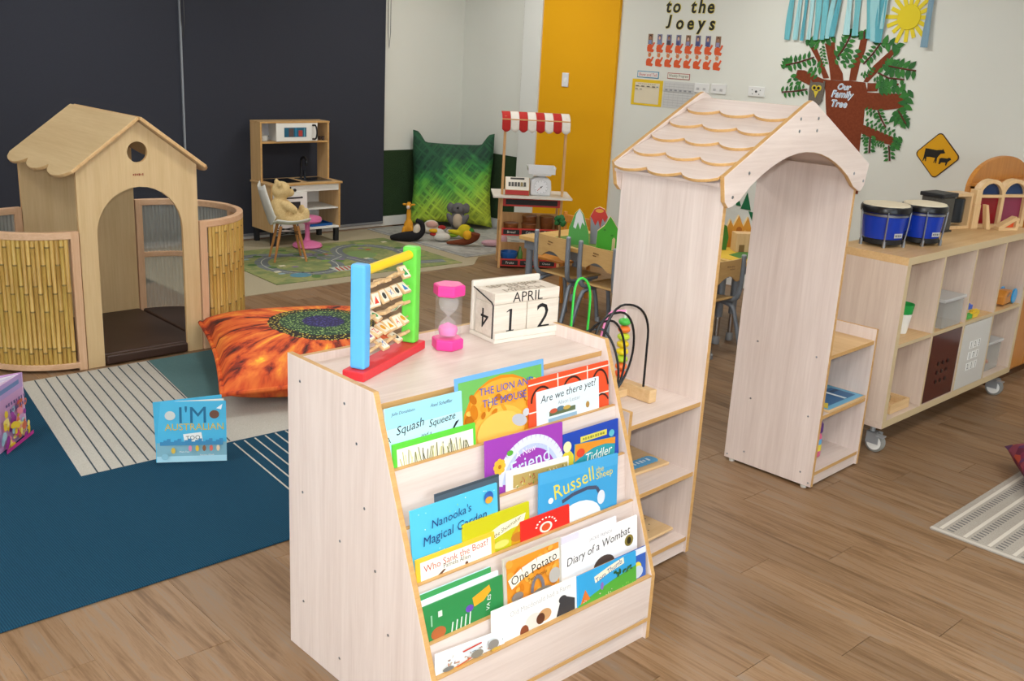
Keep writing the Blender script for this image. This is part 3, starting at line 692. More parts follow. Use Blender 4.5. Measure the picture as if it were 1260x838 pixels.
# roof: sloping boards carrying rows of scalloped shingles
sl = math.atan2(1.722-1.475, .535); Ls = math.hypot(.535, .257)
for s in (-1, 1):
    rt = MB().box(0, Ls, 0, D, -.012, 0).build('roof_board', [LAM['y'], EDGE], ar, loc=(0, 0, 1.696), rot=(0, sl, 0))
    if s < 0: rt.location = (0, D, 1.696); rt.rotation_euler = (0, sl, PI)
    for r in range(5):
        st = Ls*r/5; e = Ls/5+.034
        pts = [(0, 0), (0, D)]
        W3 = D/3
        for k in range(3):
            for i in range(9):
                q = i/8
                pts.append((e-.036+.036*math.sin(PI*q)**.7, D-W3*(k+q)))
        MB().prism(pts, 'xy', .001, .013, 0, 1).build('shingle_row', [LAM['y'], EDGE], rt, bevel=.002, rot=(0, -.1, 0), loc=(st, 0, 0))
# items on the archway shelves
bm = thing('bead_maze', 'wire bead maze with black loops on a wooden base, left archway shelf', 'bead maze', (2.70, 2.33, .6355), .0)
MB().box(.08, .12, -.15, .10, 0, .05).build('base_block', TOYWOOD, bm, bevel=.004)
MB().box(-.10, .08, -.045, -.01, 0, .03).build('base_rail', TOYWOOD, bm, bevel=.003)
MB().box(-.135, -.10, -.15, .10, 0, .05).build('base_block', TOYWOOD, bm, bevel=.004)
BW = C('#17171a', .35)
for k, (r, dy) in enumerate(((.30, -.1), (.24, -.06), (.205, -.02), (.17, .02))):
    top = .375-.04*k
    if k == 0: pth = [Vector((.10, dy, .04)), Vector((.10, dy, .2))] + bez((.10, dy, .24), (.10, dy, .33), (.04, dy, top), (-.02, dy+.02, top), 10)
    else: pth = bez((.03, -.03, .028), (.20-.045*k, -.03, .13), (.12-.035*k, dy, top+.02), (-.02, dy+.02, top), 14)
    pth += bez((-.02, dy+.02, top), (-.08, dy+.04, top), (-.12, dy+.05, .25), (-.118, dy+.04, .04), 10)[1:]
    MB().tube(pth, .0045, 6).build('wire', BW, bm, smooth=True)
MB().tube(spline([(-.12, .08, .04), (-.12, .08, .3), (-.10, .09, .42), (-.06, .09, .44), (-.02, .09, .38), (-.02, .09, .22)], 5), .0045, 6).build('wire', C('#3ad04a', .35), bm, smooth=True)
MB().tube(spline([(.0, .05, .04), (.01, .05, .2), (.05, .05, .3), (.112, .025, .31)], 5), .0045, 6).build('wire', C('#f08ac0', .35), bm, smooth=True)
MB().tube([(.112, .025, .03), (.112, .025, .31)], .004, 6).build('wire', C('#e8e8e8'), bm)
for i, c in enumerate(['#e8602c', '#f07838', '#b8d832', '#f0d81e', '#e8c822', '#c4dc38', '#ee7a2e', '#4cbc4c']):
    MB().ell((.112, .025, .065+i*.029), (.024, .024, .0148), nu=12, nv=8).build('bead', C(c, .35), bm, smooth=True)
def puzzle(label, loc, rz, w, d, items, cat='puzzle'):
    t = thing('wooden_puzzle', label, cat, loc, rz)
    MB().box(-w/2, w/2, -d/2, d/2, 0, .012).build('tray', TOYWOOD, t, bevel=.003)
    decal('picture', t, w, d, items, (-w/2, d/2, .012), FX, FY, .0004)
    return t
puzzle('wooden puzzle board with a blue cloud strip on the middle left archway shelf', (2.80, 2.335, .3535), -.03, .29, .3, [('e', .5, .16, .1, .1, '#c0402e'), ('e', .55, .5, .1, .08, '#c8482e'), ('e', .35, .4, .16, .1, '#9ab43a')] + [('e', .35+.07*i, .82, .08, .1, '#58a6d6') for i in range(8)] + [*bars(.62, .82, .4, .08, '#d8ecf6', 6)])
puzzle('dotted wooden puzzle board with a pale blue picture on the bottom left archway shelf', (2.75, 2.28, .0985), .04, .36, .32, [('e', .5, .5, .3, .3, '#8ecbd8'), ('e', .55, .45, .16, .2, '#e6d79a'), ('r', .3, .72, .7, .84, '#dfeaea')] + [('e', .5+.44*math.cos(a*.35), .5+.42*math.sin(a*.35), .01, .01, '#5a4a30') for a in range(18)])
puzzle('blue jigsaw puzzle of a busy town on the middle right archway shelf', (4.175, 2.305, .3535), .035, .35, .36, [('r', .02, .02, .98, .98, '#6fb2d6'), ('p', [(.1, .9), (.5, .5), (.9, .55), (.9, .9)], '#3f6f9e'), ('r', .1, .1, .5, .3, '#9a8a9a'), ('r', .3, .35, .8, .48, '#6a5a72'), ('p', [(.05, .95), (.05, .6), (.25, .85)], '#e0c84a'), ('r', .55, .12, .75, .28, '#c7d8dc'), ('r', .12, .5, .3, .62, '#c9a05a'), ('r', .6, .6, .66, .9, '#d8e6ec'), ('r', .7, .62, .88, .68, '#36527a')])
jar = thing('paint_bottle', 'purple topped bottle with pink and yellow label on the bottom right archway shelf', 'bottle', (4.085, 2.22, .0985), 0)
MB().lathe([(.036, 0), (.04, .006), (.04, .03), (.037, .1), (.03, .12)], 18).build('body', C('#d8628a', .3), jar, smooth=True)
MB().lathe([(.0405, .032), (.0393, .062)], 18).build('label_band', C('#e2d04a', .5), jar, smooth=True)
MB().lathe([(.0392, .063), (.0378, .09)], 18).build('label_band', C('#5aa6d8', .5), jar, smooth=True)
MB().lathe([(.034, .118), (.038, .125), (.037, .16), (.028, .172), (.012, .175), (.01, .19), (0, .192)], 18).build('cap', C('#5a2a86', .35), jar, smooth=True)

# ================= cube storage on castors =================
cu = thing('cube_storage', 'pale oak cube storage unit on castors below the cow sign', 'storage unit', (4.565, 2.128, 0), .012)
OAK = {a: wood('pale_oak_'+a, '#c6b0a0', '#dac8b8', a, 24) for a in 'xyz'}
OAKE = C('#c9b48e', .5)
CZ0, CZ1, CL, CD = .145, 1.008, 1.595, .39
t_ = .038
MB().box(0, CL, 0, CD, CZ1-t_, CZ1, 0, '-y').build('top_board', [BIRCH['x'], OAKE], cu, bevel=.001)
MB().box(0, CL, 0, CD, CZ0, CZ0+t_, 0, '-y').build('bottom_board', [OAK['x'], OAKE], cu, bevel=.001)
for x in (0, CL-t_): MB().box(x, x+t_, 0, CD, CZ0+t_, CZ1-t_, 0, '-y').build('side_panel', [OAK['z'], OAKE], cu, bevel=.001)
cw = (CL-2*t_-3*.018)/4
xs = [t_+i*(cw+.018) for i in range(4)]
for i in range(1, 4): MB().box(xs[i]-.018, xs[i], .001, CD, CZ0+t_, CZ1-t_, 0, '-y').build('divider', [OAK['z'], OAKE], cu)
ZM = .574
for i in range(4): MB().box(xs[i], xs[i]+cw, .002, CD, ZM-.018, ZM, 0, '-y').build('shelf_board', [BIRCH['x'], OAKE], cu)
CAST = C('#a3a7ab', .35, .3)
def castor(x, y):
    c = MB().box(x-.045, x+.045, y-.03, y+.05, CZ0-.006, CZ0).tube([(x, y+.01, CZ0-.006), (x, y+.01, CZ0-.045)], .014, 10).build('castor', CAST, cu, bevel=.001)
    MB().box(x-.022, x-.019, y-.035, y+.03, .045, .105).box(x+.019, x+.022, y-.035, y+.03, .045, .105).box(x-.022, x+.022, y-.02, y+.03, .1, .105).build('fork', CAST, c)
    MB().lathe([(.02, -.016), (.044, -.016), (.05, -.012), (.05, .012), (.044, .016), (.02, .016)], 20, (x, y-.012, .05), axis='x').build('tyre', C('#8a8a86', .6), c, smooth=True)
    MB().lathe([(.0, -.0175), (.038, -.0165), (.038, .0165), (0, .0175)], 18, (x, y-.012, .05), axis='x').build('wheel', C('#e8e8e4', .4), c, smooth=True)
    MB().box(x-.05, x-.01, y-.07, y-.03, .095, .101).build('brake_pedal', CAST, c)
for x in (.06, CL-.06):
    for y in (.06, CD-.06): castor(x, y)
CX, CY = 4.565, 2.128
# things in the cubes
pot = thing('toy_pot', 'white pot with a green liner in the top left cube', 'pot', (4.84, 2.25, ZM+.0015))
MB().lathe([(.038, 0), (.052, .10), (.0525, .102), (.049, .1), (.036, .004), (0, .004)], 18).build('pot', C('#e9e9e4', .4), pot, smooth=True)
MB().lathe([(.051, .096), (.058, .15), (.056, .15), (.045, .1), (0, .098)], 18).build('liner', C('#1c9a44', .4), pot, smooth=True)
def tub(label, loc, w, d, h, fill=None):
    t = thing('storage_tub', label, 'tub', loc)
    MB().prism([(-w/2+.01, 0), (w/2-.01, 0), (w/2, h), (w/2-.003, h), (w/2-.013, .003), (-w/2+.013, .003), (-w/2+.003, h), (-w/2, h)], 'xz', -d/2+.003, d/2-.003).box(-w/2+.008, w/2-.008, -d/2, -d/2+.003, 0, h).box(-w/2+.008, w/2-.008, d/2-.003, d/2, 0, h).build('tub_body', clear('cloudy_plastic', '#c9cbc8', .25, .2), t)
    MB().box(-w/2-.008, w/2+.008, -d/2-.008, d/2+.008, h, h+.018).build('tub_lid', clear('cloudy_lid', '#d6d8d8', .6, .25), t, bevel=.005)
    if fill:
        R = random.Random(3); f = MB()
        for i in range(30): f.ell((R.uniform(-w/2+.03, w/2-.03), R.uniform(-d/2+.03, d/2-.03), R.uniform(.02, h*.5)), (.016, .016, .014), nu=8, nv=5, m=i % 3)
        o = f.build('contents', [C('#d8702c'), C('#e0a048'), C('#3a5aa8')], t, smooth=True); o['kind'] = 'stuff'
tub('clear plastic tub with lid in the upper second cube', (5.20, 2.285, ZM+.0015), .24, .28, .14)
tub('clear plastic tub with orange pieces in the lower right cube', (5.94, 2.32, CZ0+t_+.0015), .26, .26, .16, True)
rb = thing('red_bin', 'dark red see-through bin filling the lower second cube', 'bin', (CX+xs[1]+cw/2, CY+.012, CZ0+t_+.002), .012)
RED = clear('red_perspex', '#4a0e0c', .93, .12)
MB().box(-cw/2+.004, cw/2-.004, 0, .006, 0, ZM-.018-CZ0-t_-.006).box(-cw/2+.004, cw/2-.004, .006, .35, 0, .006).box(-cw/2+.004, -cw/2+.009, .006, .35, .006, .35).box(cw/2-.009, cw/2-.004, .006, .35, .006, .35).build('drawer_body', RED, rb, bevel=.001)
for r in range(3):
    for k in range(3):
        MB().lathe([(.012, 0), (.012, -.003), (.0, -.0035)], 10, (-.05+.055*k, -.0001, .2-.05*r), axis='y').build('finger_hole', C('#1c0605', .3), rb)
wp = thing('number_panel', 'white insert panel with nine small number cards in the lower third cube', 'panel', (CX+xs[2]+cw/2, CY+.012, CZ0+t_+.002), .012)
ph = ZM-.018-CZ0-t_-.006
MB().box(-cw/2+.003, cw/2-.003, 0, .008, 0, ph).build('panel_board', C('#cbc9c4', .35), wp, bevel=.001)
for r in range(3):
    for k in range(3):
        cdm = MB().box(-.055+.05*k-.018, -.055+.05*k+.018, -.002, 0, .24-.062*r-.022, .24-.062*r+.022).build('number_card', C('#e9e9e6', .5), wp)
        decal('numeral', cdm, .036, .044, [('1', .5, .5, .72, '#202226') if '123171211'[r*3+k] == '1' else ('t', '123171211'[r*3+k], .5, .5, .5, '#202226')], (-.055+.05*k-.018, -.002, .24-.062*r+.022), FX, FZ, .0004)
R_ = random.Random(9)
for i, (dx, dy, dz, c, n) in enumerate(((0, 0, 0, '#3ca83c', 'green'), (.07, .0, 0, '#e6c21c', 'yellow'), (.14, .02, 0, '#e0be20', 'mustard yellow'), (.05, .05, .0245, '#2455c8', 'blue'), (.12, .055, .0245, '#2a5ccc', 'deep blue'), (.06, .07, 0, '#2a58c4', 'royal blue'), (.128, .085, 0, '#2850bc', 'dark blue'))):
    b_ = thing('toy_brick', n+' plastic toy brick in the upper third cube', 'toy brick', (5.45+dx, 2.17+dy, ZM+.0018+dz), 0, 'toy bricks in the upper third cube')
    MB().box(-.032, .032, -.016, .016, 0, .024).build('brick_body', C(c, .3), b_, bevel=.001)
    for k in range(4): MB().lathe([(.005, .024), (.005, .0285), (0, .0288)], 8, (-.024+.016*k, 0, 0)).build('stud', C(c, .3), b_)
tc_ = thing('toy_car', 'wooden pull toy with a bright blue wheel in the upper right cube', 'toy', (6.0, 2.20, ZM+.0015), .1)
MB().prism([(-.09, .012), (.06, .012), (.07, .06), (.03, .085), (-.05, .09), (-.09, .06)], 'xz', -.03, .03).build('toy_body', ORANGEWOOD, tc_, bevel=.006)
for y in (-.04, .028): MB().lathe([(.02, 0), (.042, .001), (.045, .004), (.042, .011), (0, .012)], 18, (.07, y, .046), axis='y').build('toy_wheel', C('#2f9bdc', .3), tc_, smooth=True)
MB().tube([(-.05, -.031, .06), (-.01, -.031, .075)], .004, 6).build('silver_rod', STEEL, tc_)
wbx = thing('wooden_tray', 'shallow wooden tray holding a clear dish in the lower left cube', 'tray', (4.80, 2.29, CZ0+t_+.0015))
MB().box(-.10, .10, -.13, .13, 0, .006).box(-.1, .1, -.13, -.122, .006, .05).box(-.1, .1, .122, .13, .006, .05).box(-.1, -.092, -.122, .122, .006, .05).box(.092, .1, -.122, .122, .006, .05).build('tray_body', TOYWOOD, wbx, bevel=.001)
MB().lathe([(.04, .008), (.07, .03), (.072, .05), (.069, .05), (.066, .032), (.0, .012)], 18).build('dish', clear('clear_dish', '#e6c890', .4, .1), wbx, smooth=True)
# on top of the cubes
bo = thing('bongo_drums', 'pair of blue bongo drums with cream skins on the storage unit', 'bongo drums', (4.90, 2.345, CZ1+.0005), -.35)
for (x, r, z) in ((-.125, .118, 0), (.125, .110, 0)):
    d = MB().lathe([(r*.78, .02), (r*.84, .06), (r*.93, .165), (r*.93, .18)], 28, (x, 0, 0)).build('drum_shell', C('#1538a8', .25), bo, smooth=True)
    MB().lathe([(r*.80, .012), (r*.84, .016), (r*.84, .036), (r*.8, .04)], 28, (x, 0, 0)).build('lower_ring', BLACK, bo, smooth=True)
    MB().lathe([(r*.93, .165), (r*1.03, .168), (r*1.04, .192), (r*1.0, .2), (r*.95, .2)], 28, (x, 0, 0)).build('rim', C('#101014', .3), bo, smooth=True)
    MB().lathe([(r*.97, .196), (r*.94, .206), (r*.6, .212), (0, .213)], 28, (x, 0, 0)).build('drum_skin', C('#ddd2b8', .6), bo, smooth=True)
    MB().lathe([(r*.945, .150), (r*.97, .152), (r*.975, .162), (r*.95, .164)], 28, (x, 0, 0)).build('chrome_hoop', STEEL, bo, smooth=True)
    for k in range(5):
        a = -2.2+k*2*PI/5; cx_, sy_ = math.cos(a), math.sin(a)
        MB().tube([(x+cx_*r*1.02, sy_*r*1.02, .175), (x+cx_*r*.98, sy_*r*.98, .10), (x+cx_*r*.9, sy_*r*.9, .018)], .0042, 6).tube([(x+cx_*r*.9, sy_*r*.9, .03), (x+cx_*r*.9, sy_*r*.9, 0.0)], .009, 8).build('tension_rod', STEEL, d, smooth=True)
    decal('badge', d, .05, .022, [('r', 0, 0, 1, 1, '#b9bcc0'), *bars(.5, .5, .8, .5, '#3a3c44', 5)], (x-.02, -r*.862, .072), FX, FZ, .001)
MB().box(-.02, .035, -.025, .025, .07, .15).build('bridge_block', C('#0f2f90', .3), bo, bevel=.004)
sp = thing('black_basket', 'dark grey square bin standing behind the drums', 'bin', (5.50, 2.455, CZ1+.0005), -.1)
DG = C('#55534e', .7)
MB().prism([(-.06, 0), (.06, 0), (.068, .19), (-.068, .19)], 'xz', -.06, .06).build('bin_body', fabric('grey_mesh', '#46443f', '#5c5a54', 200), sp, bevel=.004)
MB().box(-.078, .078, -.07, .07, .19, .212).build('bin_rim', C('#1f2023', .5), sp, bevel=.004)
MB().box(-.07, .07, -.066, .066, 0.0, .008).build('bin_base', C('#1f2023', .5), sp)
fr = thing('mirror_block', 'pale wooden frame holding a dark mirror tube on the storage unit', 'toy frame', (5.70, 2.45, CZ1+.0005), -.25)
for (a, b, z0, z1) in ((-.09, -.072, 0, .2), (.072, .09, 0, .2), (-.072, .072, 0, .018), (-.072, .072, .182, .2)): MB().box(a, b, -.05, .05, z0, z1).build('frame_bar', TOYWOODZ, fr, bevel=.002)
MB().lathe([(.05, .035), (.055, .04), (.055, .165), (.05, .17)], 18).build('dark_tube', C('#20242a', .12), fr, smooth=True)
def arch_block(name, label, loc, rz, w, h, cols, d=.05):
    t = thing(name, label, 'window block', loc, rz)
    r = w/2; zt = h-r
    outer = [(-r, 0), (-r, zt)] + [(-r*math.cos(PI*i/14), zt+r*math.sin(PI*i/14)) for i in range(1, 14)] + [(r, zt), (r, 0)]
    k = .76
    inner = [(k*r, .02), (k*r, zt)] + [(k*r*math.cos(PI*i/14), zt+k*r*math.sin(PI*i/14)) for i in range(1, 14)] + [(-k*r, zt), (-k*r, .02)]
    MB().prism(outer + [(-.0, 0)][:0] + [(k*r, 0.0)] + inner[0:1] + inner[1:] + [(-k*r, 0.0)], 'xz', -d/2, d/2).build('block_frame', TOYWOODZ, t, bevel=.002)
    MB().box(-k*r, k*r, -d/2, d/2, 0, .02).build('sill', TOYWOOD, t)
    MB().box(-k*r, k*r, -d/2, d/2, zt-.008, zt+.008).build('crossbar', TOYWOOD, t)
    MB().prism([(-k*r, zt+.008)] + [(-k*r*math.cos(PI*i/12), zt+.0+k*r*math.sin(PI*i/12)) for i in range(1, 12)] + [(k*r, zt+.008)], 'xz', -.003, .003).build('pane', clear('acrylic_blue'+name, cols[0], .85, .08), t)
    MB().box(-k*r, k*r, -.003, .003, .02, zt-.008).build('pane', clear('acrylic_red'+name, cols[1], .85, .08), t)
    return t
arch_block('window_block', 'wooden arch block with blue and dark red panes', (5.92, 2.36, CZ1+.0005), -.45, .19, .275, ('#12305c', '#8a0f20'))
arch_block('window_block', 'wooden arch block with a mauve pane at the right edge', (6.10, 2.30, CZ1+.0005), -.45, .19, .275, ('#123a68', '#8a3050'))
tp = thing('column_block', 'tall slim wooden block beside the blue and red arch', 'toy block', (5.80, 2.38, CZ1+.0005), -.3)
MB().box(-.025, .025, -.025, .025, 0, .135).build('lower_block', TOYWOODZ, tp, bevel=.002)
MB().box(-.023, .023, -.023, .023, .1355, .22).build('upper_block', TOYWOODZ, tp, bevel=.002)
tri = thing('triangle_block', 'small wooden triangle block with an orange pane before the arch', 'toy block', (5.95, 2.245, CZ1+.0005), -.4)
MB().prism([(-.07, 0), (.07, 0), (.07, .07), (.05, .07), (.05, .015), (-.03, .015), (.05, .055), (.05, .078), (-.07, .02)], 'xz', -.02, .02).build('block_frame', TOYWOOD, tri)
MB().prism([(-.03, .015), (.05, .015), (.05, .055)], 'xz', -.003, .003).build('pane', C('#e0562a', .2), tri)
sb = thing('slanted_block', 'slanting wooden strip block leaning beside the column block', 'toy block', (5.845, 2.32, CZ1+.0005), -.4)
MB().prism([(.0, 0), (.03, 0), (-.012, .14), (-.03, .14)], 'xz', -.015, .015).build('block_body', TOYWOODZ, sb, bevel=.002)
# orange wooden cabinet with an arched top behind the storage unit end
oc = thing('play_cabinet', 'orange wooden play cabinet with an arched mustard back at the right edge', 'cabinet', (6.672, 2.63, 0), 0)
oc.scale = (1.07, 1, 1)
MB().box(-.42, .42, -.36, .0, .06, .70).build('cabinet_body', ORANGEWOOD, oc, bevel=.004)
MB().box(-.40, .40, -.33, -.02, 0, .06).build('plinth', C('#5a3614', .6), oc)
MB().box(-.4, -.005, -.375, -.36, .08, .68).build('door', ORANGEWOOD, oc, bevel=.003)
MB().box(.005, .4, -.375, -.36, .08, .68).build('door', ORANGEWOOD, oc, bevel=.003)
MB().box(-.45, .45, -.39, .0, .70, .73).build('worktop', ORANGEWOOD, oc, bevel=.004)
ap = [(-.42, .73), (-.42, 1.16)] + [(-.42*math.cos(PI*i/20), 1.16+.2*math.sin(PI*i/20)**.85) for i in range(1, 20)] + [(.42, 1.16), (.42, .73)]
MB().prism(ap, 'xz', -.03, 0).build('arched_back', ORANGEWOOD, oc, bevel=.004)
MB().box(-.34, .34, -.034, -.03, .76, 1.17).build('back_inset', C('#bb8508', .5), oc)
MB().box(-.42, -.37, -.10, -.031, .73, 1.20).build('side_post', ORANGEWOOD, oc, bevel=.004)
MB().box(.37, .42, -.10, -.031, .73, 1.20).build('side_post', ORANGEWOOD, oc, bevel=.004)
MB().box(-.42, .42, -.10, -.031, 1.18, 1.215).build('cross_rail', ORANGEWOOD, oc, bevel=.004)
# ================= playhouse =================
ph_ = thing('playhouse', 'wooden toddler playhouse with curved bamboo side bays', 'playhouse', (2.327, 5.54, 0), .01)
HW, HD = .345, .91
def house_panel(y0, y1, arch):
    out = [(-HW, 0)]
    if arch:
        out += [(-.25, 0), (-.248, .755)]
        n = 16; pts = []
        for i in range(n+1): pts.append((-.248*math.cos(PI*i/n), .755+.252*math.sin(PI*i/n)))
        hole = [(.0+.058*math.sin(2*PI*i/20), 1.199-.058*math.cos(2*PI*i/20)) for i in range(21)]
        out += pts[1:n//2+1] + [(-q[0], q[1]) for q in hole] + pts[n//2:n] + [(.248, .755), (.25, 0)]
    out += [(HW, 0), (HW, 1.118), (0, 1.373), (-HW, 1.118)]
    return MB().prism(out, 'xz', y0, y1, 0, 1).build('front_panel' if arch else 'rear_panel', [MAPLE['z'], BIRCH['z']], ph_)
house_panel(0, .02, True); house_panel(HD-.02, HD, False)
decal('maker_mark', ph_, .07, .02, bars(.5, .5, .9, .7, '#8a3a20', 6), (-.035, 0, 1.085), FX, FZ, .0006)
hs = math.atan2(1.373-1.118, HW); HL = math.hypot(HW, .255)+.095
for s in (1, -1):
    y0, y1 = -.05, HD-.005
    pts = [(0, y0), (0, y1)]
    k3 = 3; wd = (y1-y0)/k3
    for k in range(k3):
        for i in range(9):
            q = i/8; pts.append((HL-.06+.06*math.sin(PI*q)**.6, y1-wd*(k+q)))
    MB().prism(pts, 'xy', .0, .02, 0, 1).build('roof_board', [MAPLE['y'], BIRCH['z']], ph_, bevel=.004, loc=(0, 0 if s > 0 else y0+y1, 1.378), rot=(0, hs, 0 if s > 0 else PI))
# curved bays
RB = .445
def bay(s):
    cx, cy = s*(HW+.01), HD/2
    def pt(a, r, z): return (cx+s*r*math.sin(a), cy-r*math.cos(a), z)
    def band(a0, a1, r0, r1, z0, z1, name, mat, n=18, bev=.004):
        mb = MB(); vs = []
        for i in range(n+1):
            a = a0+(a1-a0)*i/n
            vs += [pt(a, r0, z0), pt(a, r1, z0), pt(a, r1, z1), pt(a, r0, z1)]
        fs = [[i*4+k, i*4+(k+1) % 4, i*4+4+(k+1) % 4, i*4+4+k] for i in range(n) for k in range(4)] + [[3, 2, 1, 0], [n*4, n*4+1, n*4+2, n*4+3]]
        if s < 0: fs = [f[::-1] for f in fs]
        return mb.add(vs, fs).build(name, mat, ph_, bevel=bev, smooth=True)
    band(0.07, PI/2, RB-.02, RB+.02, .745, .785, 'top_rail', BEECH)
    band(0.07, PI/2, RB-.015, RB+.02, .015, .05, 'bottom_rail', BEECH)
    band(PI/2, PI-.07, RB-.02, RB+.02, .745, .785, 'top_rail', BEECH)
    band(PI/2, PI-.07, RB-.015, RB+.015, .40, .435, 'middle_rail', BEECH)
    band(PI/2, PI-.07, RB-.015, RB+.015, .015, .05, 'bottom_rail', BEECH)
    for a in (0.04, PI/2, PI-.04):
        p = pt(a, RB, 0)
        o = MB().box(-.022, .022, -.02, .02, 0, .785).build('post', BEECHZ, ph_, bevel=.004, loc=(p[0], p[1], 0), rot=(0, 0, s*a))
    # corrugated clear sheet in the rear quarter
    mb = MB(); n = 150
    mb.grid(lambda u, v: pt(PI/2+.06+(PI/2-.14)*u, RB+.005*math.sin(u*2*PI*28), .05+.695*v), n, 1)
    mb.build('corrugated_sheet', clear('corrugated_plastic', '#b4b6ae', .58, .25), ph_, smooth=True, ang=80)
    # bamboo canes in the front quarter
    N = 27; da = (PI/2-.16)/N
    for i in range(N):
        a = .115+da*(i+.5); p = pt(a, RB+.008, .05)
        o = bpy.data.objects.new('bamboo_cane', CANE[(i*7+i//3+(s > 0)*4) % 11]); COL.objects.link(o); o.parent = ph_; o.location = p; o.rotation_euler = (0, 0, i*1.7)
def cane_mesh(seed):
    R = random.Random(seed); rr = .0122
    prof = [(rr, 0)]; z = R.uniform(.03, .3)
    while z < .67:
        prof += [(rr*.97, z-.005), (rr*1.08, z-.0015), (rr*1.08, z+.0015), (rr*.96, z+.004)]; z += R.uniform(.19, .36)
    prof.append((rr, .695))
    mb = MB().lathe(prof, 8)
    for q in range(len(mb.f)):
        zs = [mb.v[i][2] for i in mb.f[q]]
        mb.m[q] = 1 if max(zs)-min(zs) < .0095 else 0
    return mb.mesh('bamboo_cane', [CANEM, C('#857040', .6)], True, 60)
def cane_mat():
    m, nt, b = newmat('bamboo')
    oi = nd(nt, 'ShaderNodeObjectInfo')
    f = noise(nt, coords(nt, (40, 40, 3)), 1, 3, .6)
    base = ramp(nt, f, [(.3, '#b3924e'), (.6, '#d2b670'), (.8, '#c0a866')])
    tn = ramp(nt, oi.outputs['Random'], [(0, '#e4d4b4'), (.4, '#fff4e0'), (.7, '#f2ecc8'), (1, '#fbe0c0')])
    nt.links.new(mixc(nt, 1.0, base, tn, 'MULTIPLY'), b.inputs['Base Color']); b.inputs['Roughness'].default_value = .45; return m
CANEM = cane_mat()
CANE = [cane_mesh(s) for s in range(1, 12)]
bay(1); bay(-1)
VINYL = C('#3d2b23', .45)
pm_ = thing('floor_pad', 'dark brown vinyl floor pad inside the playhouse doorway', 'floor pad', (2.327, 5.54, .0085), .01)
MB().box(-HW+.004, HW-.004, .022, HD-.024, 0, .055).build('pad', VINYL, pm_, bevel=.015, seg=3)
MB().box(-.244, .244, -.02, .022, 0, .053).build('pad_edge', VINYL, pm_, bevel=.01, seg=3)
for s in (1, -1):
    pts = [(s*(HW+.012)+s*.41*math.sin(PI*i/16), HD/2-.41*math.cos(PI*i/16)) for i in range(17)]
    MB().prism(pts, 'xy', 0, .055).build('bay_pad', VINYL, pm_, bevel=.012, seg=3)

# ================= toy kitchen =================
kt = thing('toy_kitchen', 'birch and white toy kitchen with hob, sink and microwave against the blinds', 'toy kitchen', (4.569, 8.035, .0055), -.03)
KW, KD, KC = .72, .37, .565
BK = BIRCH
for x in (0, KW-.018): MB().box(x, x+.018, 0, KD, .13, KC-.018, 0, '-y').build('side_panel', [BK['z'], EDGE], kt, bevel=.001)
MB().box(-.012, KW+.012, -.02, KD, KC-.018, KC, 0, '-y').build('worktop', [BK['x'], EDGE], kt, bevel=.002)
MB().box(.018, KW-.018, .0, KD, .13, .148).build('bottom_board', WHITE, kt)
MB().box(.018, KW-.018, KD-.008, KD, .148, KC-.018).build('back_board', WHITE, kt)
MB().box(.018, KW-.018, .002, .016, .485, KC-.018).build('apron', WHITE, kt, bevel=.001)
MB().box(.36, .374, .01, KD-.008, .148, .485).build('partition', WHITE, kt)
MB().box(.374, KW-.018, .01, KD-.008, .312, .322).build('shelf_board', C('#dcdcd8'), kt)
dr = MB().box(.02, .358, -.012, .004, .15, .483).build('oven_door', WHITE, kt, bevel=.002)
MB().box(.085, .29, -.0135, -.0115, .25, .40).build('oven_window', C('#3a3c40', .15), dr)
MB().tube([(.07, -.012, .44), (.07, -.035, .44), (.30, -.035, .44), (.30, -.012, .44)], .007, 8).build('door_handle', BLACK, dr)
for x in (.03, KW-.03):
    for y in (.03, KD-.03): MB().box(x-.02, x+.02, y-.02, y+.02, .001, .13).build('leg', C('#26272b', .5), kt)
for x in (0.05, KW-.068-.06): pass
HX0, HX1 = .0, KW-.012
for x in (HX0, HX1-.018): MB().box(x, x+.018, KD-.19, KD, KC, 1.085, 0, '-y').build('hutch_side', [BK['z'], EDGE], kt, bevel=.001)
MB().box(HX0-.002, HX1+.002, KD-.195, KD, 1.085, 1.10, 0, '-y').build('hutch_top', [BK['x'], EDGE], kt, bevel=.001)
MB().box(HX0+.018, HX1-.018, KD-.185, KD, .905, .92, 0, '-y').build('hutch_shelf', [BK['x'], EDGE], kt)
MB().box(HX0+.018, HX1-.018, KD-.006, KD, .92, 1.085).build('hutch_back', C('#c9cbd2', .5), kt)
for x in (.18, .565): MB().box(x, x+.012, KD-.185, KD-.006, .92, 1.085).build('hutch_partition', C('#dfe0de', .5), kt)
mw = MB().box(.155, .578, KD-.20, KD-.188, .922, 1.083).build('microwave_door', WHITE, kt, bevel=.003)
MB().box(.235, .46, KD-.2015, KD-.1995, .96, 1.045).build('microwave_window', C('#20607e', .3), mw)
decal('window_print', mw, .225, .085, [('r', .2, .1, .42, .95, '#5a4a4a'), ('r', .64, .3, .82, .92, '#b0403a'), ('r', .88, .05, .93, 1, '#5fa0b4'), ('r', .48, .0, .56, 1, '#2f7fa8')], (.235, KD-.2015, 1.045), FX, FZ, .0008)
MB().tube(spline([(.525, KD-.2, 1.065), (.545, KD-.225, 1.06), (.552, KD-.235, 1.0), (.545, KD-.225, .945), (.525, KD-.2, .94)], 4), .008, 8).build('door_handle', BLACK, mw, smooth=True)
MB().box(.06, .33, .05, .29, KC+.0005, KC+.008).build('hob', C('#16171a', .15), kt, bevel=.002)
MB().box(.40, .66, .05, .29, KC+.0005, KC+.006).build('sink_rim', C('#6a6d72', .3, .8), kt, bevel=.002)
